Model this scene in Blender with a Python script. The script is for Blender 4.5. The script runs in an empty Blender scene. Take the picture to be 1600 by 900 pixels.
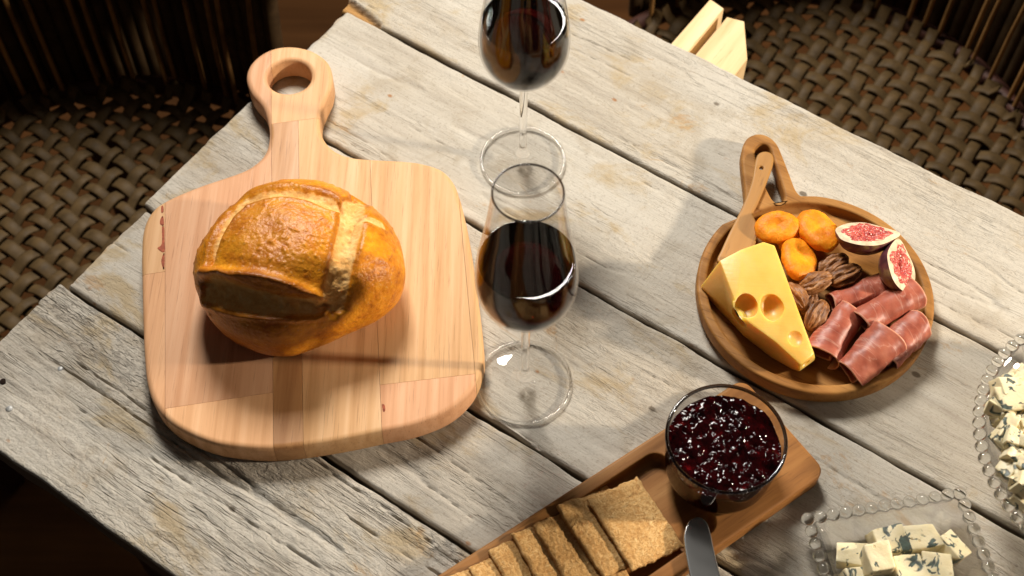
import bpy, bmesh, math, random
import numpy as np
from mathutils import Vector, Matrix

# ------------------------------------------------------------------ camera, world, lamps
scene = bpy.context.scene
col = scene.collection
FPX = 2100.0
TH = math.radians(57.5)
CD = 1.1043
FW = np.array([0, math.cos(TH), -math.sin(TH)])
UP = np.array([0, math.sin(TH), math.cos(TH)])
RT = np.array([1.0, 0, 0])
CAM = -FW * CD

cam_d = bpy.data.cameras.new('camera')
cam_d.sensor_width = 36
cam_d.lens = FPX / 1600 * 36
cam_d.clip_start = 0.05
cam_d.clip_end = 50
cam_d.dof.use_dof = True
cam_d.dof.focus_distance = 1.06
cam_d.dof.aperture_fstop = 7.1
cam_d.dof.aperture_blades = 9
cam_o = bpy.data.objects.new('camera', cam_d)
col.objects.link(cam_o)
cam_o.location = CAM
cam_o.rotation_euler = (math.pi / 2 - TH, 0, 0)
scene.camera = cam_o

world = bpy.data.worlds.new('World')
scene.world = world
world.use_nodes = True
world.node_tree.nodes['Background'].inputs[0].default_value = (1.0, 0.9, 0.8, 1)
world.node_tree.nodes['Background'].inputs[1].default_value = 0.04


def area_lamp(name, loc, target, power, size, colr, size_y=None, spread=None):
    d = bpy.data.lights.new(name, 'AREA')
    d.energy = power
    d.color = colr
    d.size = size
    if size_y:
        d.shape = 'RECTANGLE'
        d.size_y = size_y
    else:
        d.shape = 'DISK'
    if spread:
        d.spread = spread
    o = bpy.data.objects.new(name, d)
    col.objects.link(o)
    o.location = loc
    v = Vector(target) - Vector(loc)
    o.rotation_euler = v.to_track_quat('-Z', 'Y').to_euler()
    return o


def lamp_at(az, el, dist, tgt):
    az, el = math.radians(az), math.radians(el)
    return (tgt[0] + dist * math.cos(el) * math.cos(az), tgt[1] + dist * math.cos(el) * math.sin(az), tgt[2] + dist * math.sin(el))


area_lamp('side_lamp', (1.50, -0.18, 0.60), (0, 0, 0), 31, 0.09, (1.0, 0.86, 0.68))
area_lamp('back_lamp', lamp_at(104, 52, 1.6, (0.05, 0.05, 0)), (0.05, 0.0, 0), 39, 0.42, (1.0, 0.95, 0.87), 0.42)

scene.view_settings.view_transform = 'Standard'
scene.view_settings.look = 'None'
scene.view_settings.exposure = 0.0
scene.view_settings.gamma = 1.0
scene.view_settings.use_curve_mapping = False
scene.render.engine = 'CYCLES'
scene.cycles.use_denoising = True
scene.cycles.max_bounces = 10
scene.cycles.transmission_bounces = 10
scene.cycles.transparent_max_bounces = 16
scene.cycles.sample_clamp_indirect = 6.0
scene.cycles.blur_glossy = 0.3

# ------------------------------------------------------------------ helpers
random.seed(4)


def P(x, y, z=0.0):
    d = FW + (x - 800) / FPX * RT + (450 - y) / FPX * UP
    return CAM + (z - CAM[2]) / d[2] * d


def proj(V):
    w = np.asarray(V, float) - CAM
    dz = w @ FW
    return np.stack([800 + FPX * (w @ RT) / dz, 450 - FPX * (w @ UP) / dz], -1)


def _h(ix, iy, iz, s):
    n = np.sin(ix * 127.1 + iy * 311.7 + iz * 74.7 + s * 53.3) * 43758.5453
    return n - np.floor(n)


def vn(x, y, z=0.0, s=0.0):
    x, y, z = np.broadcast_arrays(np.asarray(x, float), np.asarray(y, float), np.asarray(z, float))
    ix, iy, iz = np.floor(x), np.floor(y), np.floor(z)
    fx, fy, fz = x - ix, y - iy, z - iz
    fx, fy, fz = [t * t * (3 - 2 * t) for t in (fx, fy, fz)]
    r = 0
    for a in (0, 1):
        for b in (0, 1):
            for c in (0, 1):
                w = (fx if a else 1 - fx) * (fy if b else 1 - fy) * (fz if c else 1 - fz)
                r = r + w * _h(ix + a, iy + b, iz + c, s)
    return r


def fbm(x, y, z=0.0, s=0.0, o=4):
    r, a, t = 0, 1.0, 0
    x, y, z = np.asarray(x, float), np.asarray(y, float), np.asarray(z, float)
    for k in range(o):
        r = r + a * vn(x, y, z, s + k * 7.1)
        t += a
        a *= 0.5
        x, y, z = x * 2.03, y * 2.03, z * 2.03
    return r / t


def sstep(a, b, x):
    t = np.clip((x - a) / (b - a), 0, 1)
    return t * t * (3 - 2 * t)


def gmesh(name, V, Q, smooth=True, attrs=None, sharp=None):
    """mesh from numpy vertices and equal-size faces (or a python face list)"""
    me = bpy.data.meshes.new(name)
    if isinstance(Q, np.ndarray):
        V = np.asarray(V, np.float32)
        n, k = Q.shape
        me.vertices.add(len(V))
        me.vertices.foreach_set('co', V.ravel())
        me.loops.add(n * k)
        me.loops.foreach_set('vertex_index', Q.astype(np.int32).ravel())
        me.polygons.add(n)
        me.polygons.foreach_set('loop_start', np.arange(0, n * k, k, dtype=np.int32))
        me.polygons.foreach_set('loop_total', np.full(n, k, dtype=np.int32))
    else:
        me.from_pydata([tuple(map(float, v)) for v in V], [], [tuple(f) for f in Q])
    me.update(calc_edges=True)
    me.validate()
    if smooth:
        me.polygons.foreach_set('use_smooth', np.ones(len(me.polygons), dtype=bool))
    if sharp:
        me.set_sharp_from_angle(angle=math.radians(sharp))
    for k, a in (attrs or {}).items():
        at = me.attributes.new(k, 'FLOAT', 'POINT')
        at.data.foreach_set('value', np.asarray(a, np.float32).ravel())
    return me


def outward(V, Q):
    """turn the faces of a closed mesh outward"""
    V = np.asarray(V, float)
    C = V - V.mean(0)
    vol = 0.0
    for k in range(1, Q.shape[1] - 1):
        vol += np.einsum('ij,ij->i', C[Q[:, 0]], np.cross(C[Q[:, k]], C[Q[:, k + 1]])).sum()
    return V, (Q if vol > 0 else Q[:, ::-1])


def link(name, me, mat=None, parent=None):
    o = bpy.data.objects.new(name, me)
    col.objects.link(o)
    if mat is not None and me is not None and not me.materials:
        me.materials.append(mat)
    if parent is not None:
        o.parent = parent
    return o


def tag(o, label, cat, group=None):
    o['label'] = label
    o['category'] = cat
    if group:
        o['group'] = group
    return o


def thing(name, label, cat, loc=(0, 0, 0), rz=0.0, group=None):
    o = bpy.data.objects.new(name, None)
    col.objects.link(o)
    o.location = tuple(float(c) for c in loc)
    o.rotation_euler = (0, 0, rz)
    o.empty_display_size = 0.02
    return tag(o, label, cat, group)


def loc_of(o, V):
    """world points to the local frame of an unscaled thing turned about z"""
    V = np.asarray(V, float) - np.array(o.location)
    a = -o.rotation_euler[2]
    c, s = math.cos(a), math.sin(a)
    return np.stack([V[..., 0] * c - V[..., 1] * s, V[..., 0] * s + V[..., 1] * c, V[..., 2]], -1)


def gridq(nu, nv, wu=False, wv=False):
    """quads of a grid of nu x nv vertices, index i*nv+j"""
    i = np.arange(nu if wu else nu - 1)
    j = np.arange(nv if wv else nv - 1)
    I, J = np.meshgrid(i, j, indexing='ij')
    I2, J2 = (I + 1) % nu, (J + 1) % nv
    return np.stack([I * nv + J, I2 * nv + J, I2 * nv + J2, I * nv + J2], -1).reshape(-1, 4)


def spline(pts, per=8, closed=True):
    p = np.asarray(pts, float)
    n = len(p)
    out = []
    for i in range(n if closed else n - 1):
        if closed:
            a, b, c, d = p[i - 1], p[i], p[(i + 1) % n], p[(i + 2) % n]
        else:
            a, b, c, d = p[max(i - 1, 0)], p[i], p[i + 1], p[min(i + 2, n - 1)]
        for k in range(per):
            t = k / per
            out.append(0.5 * (2 * b + (c - a) * t + (2 * a - 5 * b + 4 * c - d) * t * t + (3 * b - a - 3 * c + d) * t ** 3))
    if not closed:
        out.append(p[-1])
    return np.array(out)


def area2(p):
    x, y = p[:, 0], p[:, 1]
    return np.sum(x * np.roll(y, -1) - np.roll(x, -1) * y)


def ccw(p):
    p = np.asarray(p, float)
    return p if area2(p) > 0 else p[::-1]


def inset(p, d):
    t = np.roll(p, -1, 0) - np.roll(p, 1, 0)
    t /= np.linalg.norm(t, axis=1)[:, None] + 1e-12
    nrm = np.stack([-t[:, 1], t[:, 0]], -1)
    return p + nrm * d


def rrect(x0, x1, y0, y1, r, k=6):
    pts = []
    for cx, cy, a in ((x1 - r, y1 - r, 0), (x0 + r, y1 - r, 90), (x0 + r, y0 + r, 180), (x1 - r, y0 + r, 270)):
        for i in range(k + 1):
            t = math.radians(a + 90 * i / k)
            pts.append((cx + r * math.cos(t), cy + r * math.sin(t)))
    return np.array(pts)


def densify(p, step):
    out = []
    for i in range(len(p)):
        a, b = p[i], p[(i + 1) % len(p)]
        n = max(1, int(np.linalg.norm(b - a) / step))
        for k in range(n):
            out.append(a + (b - a) * k / n)
    return np.array(out)


def slab(outline, z0, z1, rt, rb, holes=(), recess=None):
    """solid of a flat outline with rounded edges, through holes and a sunken well"""
    bm = bmesh.new()

    def ring(p, prof):
        loops = []
        for d, z in prof:
            q = inset(p, d)
            loops.append([bm.verts.new((a, b, z)) for a, b in q])
        n = len(p)
        for A, B in zip(loops[:-1], loops[1:]):
            for i in range(n):
                bm.faces.new((A[i], A[(i + 1) % n], B[(i + 1) % n], B[i]))
        return loops[0], loops[-1]

    def edges(L):
        return [bm.edges.get((L[i], L[(i + 1) % len(L)])) for i in range(len(L))]

    K = 4
    prof = [(rb + 0.0008, z0)]
    for i in range(K + 1):
        a = math.pi / 2 * i / K
        prof.append((rb * (1 - math.sin(a)), z0 + rb * (1 - math.cos(a))))
    for i in range(K + 1):
        a = math.pi / 2 * i / K
        prof.append((rt * (1 - math.cos(a)), z1 - rt * (1 - math.sin(a))))
    prof.append((rt + 0.0008, z1))
    b, t = ring(ccw(outline), prof)
    top, bot = edges(t), edges(b)
    for h in holes:
        b, t = ring(ccw(h)[::-1], prof)
        top += edges(t)
        bot += edges(b)
    if recess is not None:
        ro, zf, rr, rf = recess
        pr = [(rr + 0.0008, z1)]
        for i in range(K + 1):
            a = math.pi / 2 * i / K
            pr.append((rr * (1 - math.sin(a)), z1 - rr * (1 - math.cos(a))))
        for i in range(K + 1):
            a = math.pi / 2 * i / K
            pr.append((-rf * (1 - math.cos(a)), zf + rf * (1 - math.sin(a))))
        pr.append((-rf - 0.0008, zf))
        t, b = ring(ccw(ro)[::-1], pr)
        top += edges(t)
        bmesh.ops.triangle_fill(bm, use_beauty=True, edges=edges(b), normal=(0, 0, 1))
    bmesh.ops.triangle_fill(bm, use_beauty=True, edges=top, normal=(0, 0, 1))
    bmesh.ops.triangle_fill(bm, use_beauty=True, edges=bot, normal=(0, 0, -1))
    bmesh.ops.recalc_face_normals(bm, faces=bm.faces)
    return bm


def bm_mesh(name, bm, sharp=40):
    me = bpy.data.meshes.new(name)
    bm.to_mesh(me)
    bm.free()
    me.polygons.foreach_set('use_smooth', np.ones(len(me.polygons), dtype=bool))
    if sharp:
        me.set_sharp_from_angle(angle=math.radians(sharp))
    return me


def lathe(prof, n=72, close_start=False, close_end=False):
    prof = np.asarray(prof, float)
    a = np.linspace(0, 2 * np.pi, n, endpoint=False)
    V = np.stack([prof[:, 0][:, None] * np.cos(a), prof[:, 0][:, None] * np.sin(a), np.repeat(prof[:, 1][:, None], n, 1)], -1)
    Q = gridq(len(prof), n, False, True)[:, ::-1]
    return V.reshape(-1, 3), Q


def box_bm(sx, sy, sz, bev=0.002, seg=2):
    bm = bmesh.new()
    bmesh.ops.create_cube(bm, size=1)
    bmesh.ops.scale(bm, vec=(sx, sy, sz), verts=bm.verts)
    if bev:
        bmesh.ops.bevel(bm, geom=list(bm.edges), offset=bev, segments=seg, affect='EDGES', profile=0.5)
    return bm


def tube(pts, r, n=6, flat=1.0, upv=(0, 0, 1)):
    """tube along points; flat squeezes the section along the up direction"""
    p = np.asarray(pts, float)
    t = np.gradient(p, axis=0)
    t /= np.linalg.norm(t, axis=1)[:, None]
    upv = np.asarray(upv, float)
    s = np.cross(t, upv)
    s /= np.linalg.norm(s, axis=1)[:, None] + 1e-9
    w = np.cross(s, t)
    a = np.linspace(0, 2 * np.pi, n, endpoint=False)
    r = np.broadcast_to(np.asarray(r, float), (len(p),))
    V = p[:, None, :] + r[:, None, None] * (np.cos(a)[None, :, None] * s[:, None, :] + flat * np.sin(a)[None, :, None] * w[:, None, :])
    Q = gridq(len(p), n, False, True)
    return V.reshape(-1, 3), Q


# ------------------------------------------------------------------ materials
def mat(name):
    m = bpy.data.materials.new(name)
    m.use_nodes = True
    nt = m.node_tree
    b = nt.nodes['Principled BSDF']
    return m, nt, b


class NB:
    """small node builder"""
    def __init__(s, nt):
        s.nt = nt

    def n(s, t, **kw):
        x = s.nt.nodes.new(t)
        for k, v in kw.items():
            setattr(x, k, v)
        return x

    def l(s, a, b):
        s.nt.links.new(a, b)

    def put(s, sock, v):
        if hasattr(v, 'is_output'):
            s.l(v, sock)
        elif v is not None:
            sock.default_value = v

    def coord(s, kind='Object'):
        return s.n('ShaderNodeTexCoord').outputs[kind]

    def mapping(s, v, scale=(1, 1, 1), loc=(0, 0, 0), rot=(0, 0, 0)):
        m = s.n('ShaderNodeMapping')
        s.l(v, m.inputs[0])
        m.inputs['Location'].default_value = loc
        m.inputs['Rotation'].default_value = rot
        m.inputs['Scale'].default_value = scale
        return m.outputs[0]

    def noise(s, v, scale=5, detail=4, rough=0.55, dist=0.0):
        x = s.n('ShaderNodeTexNoise')
        s.l(v, x.inputs['Vector'])
        x.inputs['Scale'].default_value = scale
        x.inputs['Detail'].default_value = detail
        x.inputs['Roughness'].default_value = rough
        x.inputs['Distortion'].default_value = dist
        return x.outputs['Fac']

    def voronoi(s, v, scale=5, feature='F1', out='Distance', rnd=1.0):
        x = s.n('ShaderNodeTexVoronoi', feature=feature)
        s.l(v, x.inputs['Vector'])
        x.inputs['Scale'].default_value = scale
        x.inputs['Randomness'].default_value = rnd
        return x.outputs[out]

    def math(s, op, a, b=0.0, clamp=False):
        x = s.n('ShaderNodeMath', operation=op, use_clamp=clamp)
        s.put(x.inputs[0], a)
        s.put(x.inputs[1], b)
        return x.outputs[0]

    def ramp(s, f, stops, interp='LINEAR'):
        x = s.n('ShaderNodeValToRGB')
        e = x.color_ramp
        e.interpolation = interp
        while len(e.elements) < len(stops):
            e.elements.new(0.5)
        for k, (p, c) in enumerate(stops):
            e.elements[k].position = p
            c = c if isinstance(c, (tuple, list)) else (c, c, c)
            e.elements[k].color = (*c[:3], 1)
        s.l(f, x.inputs[0])
        return x.outputs[0]

    def rng(s, f, a, b, c=0.0, d=1.0, smooth=True):
        x = s.n('ShaderNodeMapRange', interpolation_type='SMOOTHSTEP' if smooth else 'LINEAR')
        s.l(f, x.inputs[0])
        for k, v in zip((1, 2, 3, 4), (a, b, c, d)):
            x.inputs[k].default_value = v
        return x.outputs[0]

    def mix(s, f, a, b, blend='MIX'):
        x = s.n('ShaderNodeMix', data_type='RGBA', blend_type=blend)
        s.put(x.inputs[0], f)
        for k, v in ((6, a), (7, b)):
            if isinstance(v, (tuple, list)):
                v = (*v[:3], 1)
            s.put(x.inputs[k], v)
        return x.outputs[2]

    def attr(s, name):
        x = s.n('ShaderNodeAttribute', attribute_name=name)
        return x.outputs['Fac']

    def rand(s):
        return s.n('ShaderNodeObjectInfo').outputs['Random']

    def bump(s, h, strength=0.5, dist=0.001, prev=None):
        x = s.n('ShaderNodeBump')
        s.l(h, x.inputs['Height'])
        x.inputs['Strength'].default_value = strength
        x.inputs['Distance'].default_value = dist
        if prev is not None:
            s.l(prev, x.inputs['Normal'])
        return x.outputs[0]


def shifted(B, v, amount=7.0):
    """offset coordinates by the object's random number"""
    r = B.rand()
    c = B.n('ShaderNodeCombineXYZ')
    for k, f in enumerate((1.0, 1.7, 2.3)):
        B.l(B.math('MULTIPLY', r, amount * f), c.inputs[k])
    a = B.n('ShaderNodeVectorMath', operation='ADD')
    B.l(v, a.inputs[0])
    B.l(c.outputs[0], a.inputs[1])
    return a.outputs[0]


def weathered(name, knots=(), rough_sawn=0.0, tone=(1, 1, 1), seed=0.0):
    m, nt, b = mat(name)
    B = NB(nt)
    co = B.coord()
    co = B.mapping(co, loc=(seed, seed * 0.37, 0))
    wob = B.noise(B.mapping(co, (3, 7, 3)), 1.0, 2)
    sep = B.n('ShaderNodeSeparateXYZ')
    B.l(co, sep.inputs[0])
    x, y = sep.outputs[0], sep.outputs[1]
    y = B.math('ADD', y, B.math('MULTIPLY', B.math('SUBTRACT', wob, 0.5), 0.02))
    knot_mask = None
    for kx, ky, kr in knots:
        kx, ky = kx + seed, ky + seed * 0.37
        dx = B.math('MULTIPLY', B.math('SUBTRACT', sep.outputs[0], kx), 0.6)
        dy = B.math('SUBTRACT', sep.outputs[1], ky)
        d = B.math('SQRT', B.math('ADD', B.math('MULTIPLY', dx, dx), B.math('MULTIPLY', dy, dy)))
        w = B.rng(d, kr * 0.5, kr * 2.4, 1.0, 0.0)
        y = B.math('ADD', B.math('MULTIPLY', y, B.math('SUBTRACT', 1.0, w)), B.math('MULTIPLY', d, w))
        km = B.rng(d, kr * 0.25, kr * 0.8, 1.0, 0.0)
        knot_mask = km if knot_mask is None else B.math('MAXIMUM', knot_mask, km)
    cmb = B.n('ShaderNodeCombineXYZ')
    B.l(x, cmb.inputs[0])
    B.l(y, cmb.inputs[1])
    B.l(sep.outputs[2], cmb.inputs[2])
    g = cmb.outputs[0]
    grain = B.noise(B.mapping(g, (7, 110, 30)), 1.0, 7, 0.68)
    fine = B.noise(B.mapping(g, (40, 620, 200)), 1.0, 5, 0.7)
    big = B.noise(B.mapping(co, (5, 11, 5)), 1.0, 4, 0.6)
    blotch = B.noise(co, 26, 5, 0.62, 0.4)
    stain_n = B.noise(B.mapping(co, (9, 15, 9), (3.1, 1.7, 0)), 1.0, 6, 0.66, 0.5)
    base = B.ramp(grain, [(0.24, (0.34, 0.295, 0.245)), (0.40, (0.45, 0.41, 0.355)), (0.55, (0.52, 0.48, 0.42)), (0.75, (0.57, 0.535, 0.48))])
    base = B.mix(B.rng(fine, 0.30, 0.47, 0.22, 0.0), base, (0.24, 0.195, 0.15))
    base = B.mix(B.rng(big, 0.34, 0.62, 0.0, 0.72), base, (0.575, 0.555, 0.515))
    base = B.mix(B.rng(blotch, 0.50, 0.72, 0.0, 0.55), base, (0.38, 0.325, 0.25))
    grit = B.noise(co, 420, 4, 0.7)
    base = B.mix(B.rng(grit, 0.30, 0.46, 0.45, 0.0), base, (0.22, 0.18, 0.135))
    base = B.mix(B.rng(stain_n, 0.54, 0.67, 0.0, 0.62), base, (0.43, 0.315, 0.15))
    streak = B.noise(B.mapping(g, (3.2, 48, 10), (2, 5, 0)), 1.0, 4, 0.6)
    base = B.mix(B.rng(streak, 0.56, 0.72, 0.0, 0.26), base, (0.30, 0.25, 0.20))
    # small brown flecks and drips
    vd = B.voronoi(B.mapping(co, (22, 34, 10)), 1.0)
    vmask = B.math('MULTIPLY', B.rng(B.math('ADD', vd, B.math('MULTIPLY', blotch, 0.14)), 0.10, 0.15, 1.0, 0.0), B.rng(stain_n, 0.46, 0.54))
    base = B.mix(B.math('MULTIPLY', vmask, 0.85), base, (0.36, 0.16, 0.05))
    rust = B.rng(B.noise(B.mapping(co, (16, 24, 9), (9, 4, 0)), 1.0, 6, 0.68, 0.8), 0.62, 0.70)
    base = B.mix(B.math('MULTIPLY', rust, 0.55), base, (0.44, 0.26, 0.10))
    vd2 = B.voronoi(B.mapping(co, (13, 19, 10), (5, 2, 0)), 1.0)
    base = B.mix(B.math('MULTIPLY', B.rng(vd2, 0.035, 0.06, 1.0, 0.0), 0.8), base, (0.10, 0.075, 0.05))
    if knot_mask is not None:
        base = B.mix(B.math('MULTIPLY', knot_mask, 0.45), base, (0.36, 0.32, 0.26))
    # band saw marks across the grain
    wv = B.n('ShaderNodeTexWave', wave_type='BANDS', bands_direction='X', wave_profile='SAW')
    B.l(B.mapping(co, (1, 0.12, 1), rot=(0, 0, 0.12)), wv.inputs[0])
    wv.inputs['Scale'].default_value = 62
    wv.inputs['Distortion'].default_value = 1.6
    wv.inputs['Detail'].default_value = 3
    saw_m = B.rng(B.noise(B.mapping(co, (6, 14, 5), (7, 7, 0)), 1.0, 3), 0.45, 0.6)
    cn = B.noise(B.mapping(g, (11, 150, 30), (4, 9, 0)), 1.0, 3, 0.55, 0.35)
    cm = B.rng(B.noise(B.mapping(g, (5, 26, 8), (1, 3, 0)), 1.0, 3), 0.50 - 0.08 * rough_sawn, 0.60)
    line = B.math('MULTIPLY', B.rng(B.math('ABSOLUTE', B.math('SUBTRACT', cn, 0.5)), 0.006, 0.024 + 0.008 * rough_sawn, 1.0, 0.0), cm)
    base = B.mix(B.math('MULTIPLY', line, 0.14 + 0.22 * rough_sawn), base, (0.13, 0.10, 0.07))
    flake = B.rng(B.noise(B.mapping(g, (75, 270, 60)), 1.0, 4, 0.62, 0.5), 0.45, 0.53)
    fm = B.rng(B.noise(B.mapping(g, (4, 22, 6), (8, 1, 0)), 1.0, 3), 0.40, 0.58)
    flake = B.math('MULTIPLY', flake, fm)
    fresh = B.attr('fresh')
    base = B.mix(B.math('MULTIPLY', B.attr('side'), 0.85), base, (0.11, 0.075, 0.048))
    base = B.mix(fresh, base, (0.50, 0.27, 0.09))
    base = B.mix(1.0, base, tone, 'MULTIPLY')
    B.l(base, b.inputs['Base Color'])
    b.inputs['Roughness'].default_value = 0.78
    b.inputs['Specular IOR Level'].default_value = 0.3
    h = B.math('ADD', B.math('MULTIPLY', grain, 1.0), B.math('MULTIPLY', fine, 0.45))
    h = B.math('ADD', h, B.math('MULTIPLY', B.math('MULTIPLY', wv.outputs['Fac'], saw_m), 0.16 + 0.2 * rough_sawn))
    h = B.math('ADD', h, B.math('MULTIPLY', B.noise(co, 300, 4, 0.6), 0.35 + 0.5 * rough_sawn))
    h = B.math('ADD', h, B.math('MULTIPLY', line, -0.9))
    h = B.math('ADD', h, B.math('MULTIPLY', flake, 0.15 + 0.75 * rough_sawn))
    n1 = B.bump(h, 0.5 + 0.3 * rough_sawn, 0.0014 + 0.0009 * rough_sawn)
    B.l(n1, b.inputs['Normal'])
    return m


def fine_wood(name, c_dark, c_mid, c_light, scale=(4, 60, 60), rough=0.5, vary=0.25, bump=0.15, ringy=0.3, spec=0.4, rot=0.0):
    m, nt, b = mat(name)
    B = NB(nt)
    co = shifted(B, B.mapping(B.coord(), rot=(0, 0, rot)), 3.0)
    big = B.noise(B.mapping(co, (scale[0] * 0.6, scale[1] * 0.22, scale[2] * 0.22)), 1.0, 3, 0.5, 0.6)
    gr = B.noise(B.mapping(co, scale), 1.0, 6, 0.62, 0.2)
    pores = B.noise(B.mapping(co, (scale[0] * 7, scale[1] * 7, scale[2] * 7)), 1.0, 3, 0.6)
    t = B.math('ADD', B.math('MULTIPLY', gr, 1 - ringy), B.math('MULTIPLY', big, ringy))
    c = B.ramp(t, [(0.30, c_dark), (0.5, c_mid), (0.70, c_light)])
    c = B.mix(B.rng(pores, 0.30, 0.42, 0.45, 0.0), c, tuple(k * 0.6 for k in c_dark))
    hsv = B.n('ShaderNodeHueSaturation')
    r = B.rand()
    B.l(B.math('ADD', 1.0 - vary / 2, B.math('MULTIPLY', r, vary)), hsv.inputs['Value'])
    B.l(B.math('ADD', 0.492, B.math('MULTIPLY', B.math('FRACT', B.math('MULTIPLY', r, 7.3)), 0.016)), hsv.inputs['Hue'])
    B.l(c, hsv.inputs['Color'])
    B.l(hsv.outputs[0], b.inputs['Base Color'])
    B.l(B.rng(gr, 0.3, 0.7, rough + 0.08, rough - 0.06), b.inputs['Roughness'])
    b.inputs['Specular IOR Level'].default_value = spec
    B.l(B.bump(B.math('ADD', gr, B.math('MULTIPLY', pores, 0.6)), bump, 0.0006), b.inputs['Normal'])
    return m


def plain(name, colr, rough=0.5, spec=0.5, metal=0.0, noise=0.0, nscale=60, bump=0.0, bscale=200):
    m, nt, b = mat(name)
    B = NB(nt)
    if noise:
        n = B.noise(B.coord(), nscale, 4, 0.6)
        c = B.ramp(n, [(0.3, tuple(k * (1 - noise) for k in colr)), (0.7, tuple(min(1, k * (1 + noise)) for k in colr))])
        B.l(c, b.inputs['Base Color'])
    else:
        b.inputs['Base Color'].default_value = (*colr, 1)
    b.inputs['Roughness'].default_value = rough
    b.inputs['Metallic'].default_value = metal
    b.inputs['Specular IOR Level'].default_value = spec
    if bump:
        B.l(B.bump(B.noise(B.coord(), bscale, 4, 0.6), bump, 0.001), b.inputs['Normal'])
    return m


def solid_glass(name, colr=(1, 1, 1), ior=1.5, rough=0.0):
    m, nt, b = mat(name)
    b.inputs['Base Color'].default_value = (*colr, 1)
    b.inputs['Roughness'].default_value = rough
    b.inputs['IOR'].default_value = ior
    b.inputs['Transmission Weight'].default_value = 1.0
    return m


def thin_glass(name, tint=0.97, edge=0.55, f0=0.045, knee=0.75):
    """a thin wall: passes light straight on, mirrors by Fresnel, absorbs more where the path in the wall is long"""
    m, nt, b = mat(name)
    nt.nodes.remove(b)
    B = NB(nt)
    lw = B.n('ShaderNodeLayerWeight')
    lw.inputs[0].default_value = 0.25
    c = B.ramp(lw.outputs['Facing'], [(0.0, tint), (knee, tint * 0.97), (1.0, edge)])
    tr = B.n('ShaderNodeBsdfTransparent')
    B.l(c, tr.inputs[0])
    gl = B.n('ShaderNodeBsdfGlossy')
    gl.inputs['Roughness'].default_value = 0.01
    lf = B.n('ShaderNodeLayerWeight')
    lf.inputs[0].default_value = 0.5
    fr = B.math('ADD', f0, B.math('MULTIPLY', 0.9, B.math('POWER', lf.outputs['Facing'], 5.0)))
    mx = B.n('ShaderNodeMixShader')
    B.l(fr, mx.inputs[0])
    B.l(tr.outputs[0], mx.inputs[1])
    B.l(gl.outputs[0], mx.inputs[2])
    B.l(mx.outputs[0], nt.nodes['Material Output'].inputs['Surface'])
    return m


M = {}
M['board'] = fine_wood('rubberwood', (0.47, 0.235, 0.10), (0.64, 0.36, 0.18), (0.73, 0.45, 0.25), (150, 4, 70), 0.55, 0.26, 0.10, 0.45, 0.2)
M['board_dark'] = fine_wood('rubberwood_brown', (0.30, 0.13, 0.045), (0.46, 0.235, 0.095), (0.56, 0.31, 0.14), (80, 4, 80), 0.5, 0.08, 0.10, 0.4)
M['bark'] = plain('bark_inclusion', (0.30, 0.07, 0.03), 0.7, 0.3, 0, 0.4, 300)
M['acacia'] = fine_wood('acacia', (0.11, 0.042, 0.009), (0.31, 0.145, 0.036), (0.50, 0.27, 0.08), (8, 90, 40), 0.55, 0.0, 0.18, 0.5, 0.18, rot=0.5)
M['walnut'] = fine_wood('tray_wood', (0.12, 0.048, 0.011), (0.28, 0.13, 0.034), (0.43, 0.23, 0.07), (5, 80, 40), 0.55, 0.0, 0.16, 0.45, 0.18)
M['olive'] = fine_wood('spreader_wood', (0.27, 0.12, 0.026), (0.38, 0.185, 0.045), (0.46, 0.24, 0.068), (60, 7, 40), 0.5, 0.0, 0.15, 0.5, rot=0.35)
M['pine'] = fine_wood('pine', (0.56, 0.35, 0.15), (0.74, 0.53, 0.29), (0.80, 0.62, 0.38), (50, 4, 50), 0.6, 0.1, 0.12, 0.4)
M['glass'] = solid_glass('clear_glass')
M['bead_glass'] = solid_glass('pressed_glass', (0.97, 0.985, 0.98))
M['bowl_glass'] = thin_glass('bowl_glass', 0.965, 0.50)
def dish_glass():
    m = thin_glass('dish_glass', 0.97, 0.4, 0.06, 0.5)
    nt = m.node_tree
    out = nt.nodes['Material Output']
    thin = out.inputs['Surface'].links[0].from_socket
    g = nt.nodes.new('ShaderNodeBsdfGlass')
    g.inputs['IOR'].default_value = 1.5
    g.inputs['Roughness'].default_value = 0.0
    x = nt.nodes.new('ShaderNodeMixShader')
    x.inputs[0].default_value = 0.5
    nt.links.new(thin, x.inputs[1])
    nt.links.new(g.outputs[0], x.inputs[2])
    nt.links.new(x.outputs[0], out.inputs['Surface'])
    return m


M['dish_glass'] = dish_glass()
M['foot_glass'] = thin_glass('foot_glass', 0.93, 0.6)
M['rim_glass'] = solid_glass('rim_glass', (0.14, 0.13, 0.13))
M['jar_glass'] = thin_glass('tumbler_glass', 0.84, 0.2)
M['steel'] = plain('steel', (0.75, 0.75, 0.74), 0.22, 0.5, 1.0, 0.06, 40)
M['iron'] = plain('nail_steel', (0.36, 0.36, 0.35), 0.6, 0.4, 0.6, 0.3, 900)
M['hole'] = plain('burnt_hole', (0.02, 0.012, 0.008), 0.9, 0.1)
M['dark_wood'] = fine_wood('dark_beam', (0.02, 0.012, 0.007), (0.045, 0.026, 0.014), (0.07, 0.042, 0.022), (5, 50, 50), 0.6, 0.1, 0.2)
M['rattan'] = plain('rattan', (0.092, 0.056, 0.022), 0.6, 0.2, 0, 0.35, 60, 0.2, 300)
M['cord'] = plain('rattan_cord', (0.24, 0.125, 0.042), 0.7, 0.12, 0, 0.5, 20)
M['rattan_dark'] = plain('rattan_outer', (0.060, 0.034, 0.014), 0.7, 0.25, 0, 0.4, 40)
M['frame'] = plain('chair_frame', (0.06, 0.022, 0.014), 0.6, 0.3, 0, 0.3, 30)

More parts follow.
